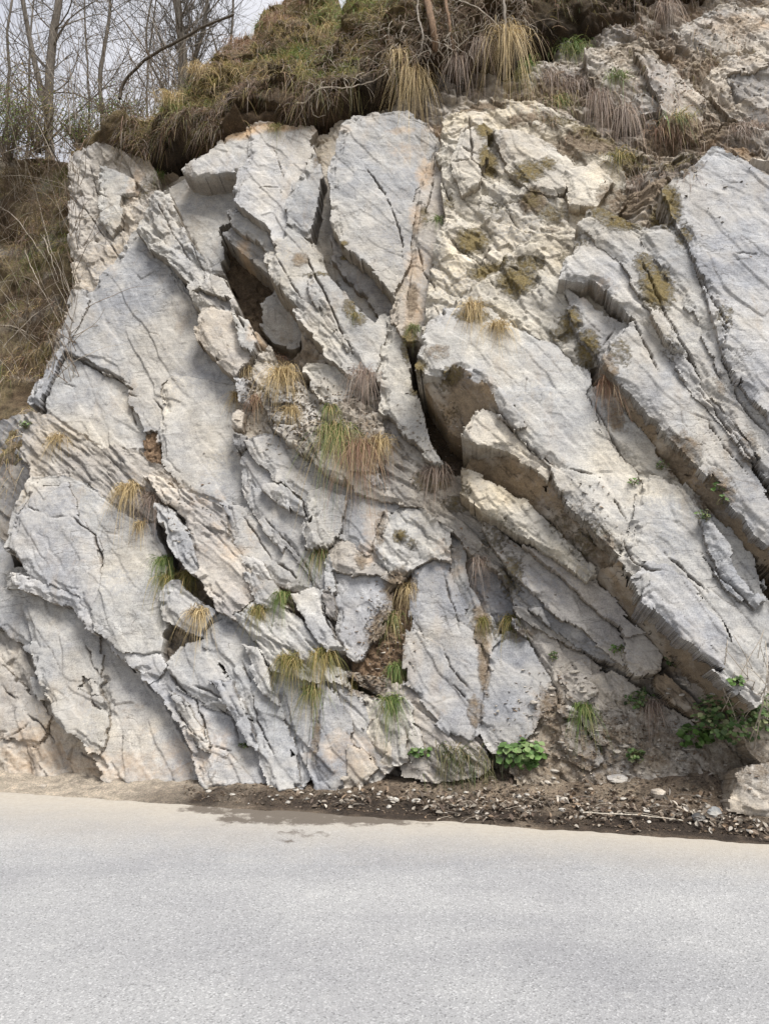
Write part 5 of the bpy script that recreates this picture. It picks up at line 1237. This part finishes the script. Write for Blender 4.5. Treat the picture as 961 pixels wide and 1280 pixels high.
# wiry dry stems of the dark bush and dead tangle at the right
for k in range(14): stick('dry_stem', [(nr.uniform(880, 950), nr.uniform(900, 940), .02), (nr.uniform(890, 955), nr.uniform(850, 900), .15), (nr.uniform(900, 961), nr.uniform(790, 880), .1)], .004, .002, PLB, 'bleached dry stem in the tangle above the dark bush', 'dry stem', group='tangle of dry stems at the right edge', n=9)

# fine brush over the left bank and crest : a tangle of bare twigs
BR = []
for k in range(900):
    x = nr.uniform(-60, 100); y = nr.uniform(60, 480); p = px3(x, y, 0) if y > 180 else None
    cr = p is None
    if cr:
        x = nr.uniform(-60, 240); y = np.interp(x, [0, 120, 240], [175, 160, 95]); r = ray(x, y); p = CAMP+r*(nr.uniform(9.2, 10.4)/r[1])-UP*.3
    d = nrm(EN*.3+UP*nr.uniform(.3, 1.4)+ES*nr.normal()*.6); L_ = nr.uniform(.5, 2.4) if cr else nr.uniform(.25, .9); pts = [p]
    for j in range(4): d = nrm(d+nr.normal(size=3)*.22-UP*.08); pts.append(pts[-1]+d*L_/4)
    BR.append(tube(smoothpath(pts, 9), np.linspace(.0045, .0015, 9), 3, PLB if k % 3 == 0 else (.20, .15, .11)))
v, q, c = merge(BR); tag(mkmesh('brushwood', v, q, BARK, None, True, {'tint': c}), kind='stuff')
# rootlets and dead stalks dangling from the turf lip into the hollow
BR = []
for k in range(900):
    x = nr.uniform(380, 660); y = np.interp(x, [380, 430, 560, 650], [120, 100, 62, 40])+nr.uniform(-60, 8); p = px3(x, y, .02)
    if p is None: continue
    d = nrm(EN*nr.uniform(.2, .9)-UP*nr.uniform(0, 1)+ES*nr.normal()*.5); L_ = nr.uniform(.12, .5); pts = [p]
    for j in range(5): d = nrm(d+nr.normal(size=3)*.25-UP*.25); pts.append(pts[-1]+d*L_/5)
    BR.append(tube(smoothpath(pts, 10), np.linspace(.004, .0012, 10), 3, [PLB, (.16, .11, .08), (.26, .21, .16)][k % 3]))
v, q, c = merge(BR); tag(mkmesh('rootlets', v, q, BARK, None, True, {'tint': c}), kind='stuff')

for k in range(46):
    x = nr.uniform(650, 900); y = nr.uniform(840, 990); p = px3(x, y, .0)
    if p is None or p[2] < .05: continue
    stone(x, y, nr.uniform(.015, .055), np.array((.44, .41, .36))*nr.uniform(.7, 1.1), 'thin loose shale plate lying on the earthy rubble below the overhang', .28, 'loose shale plates on the rubble slope', 'shale_plate', 'stone', p=p)
for k in range(26):
    x = nr.normal()*45+415; y = nr.normal()*22+530; p = px3(x, y, .0)
    if p is None: continue
    stone(x, y, nr.uniform(.012, .035), np.array((.42, .39, .34))*nr.uniform(.6, 1.1), 'small loose shale fragment on the central shelf around the bright tuft', .35, 'loose fragments on the central shelf', 'shale_fragment', 'stone', p=p)
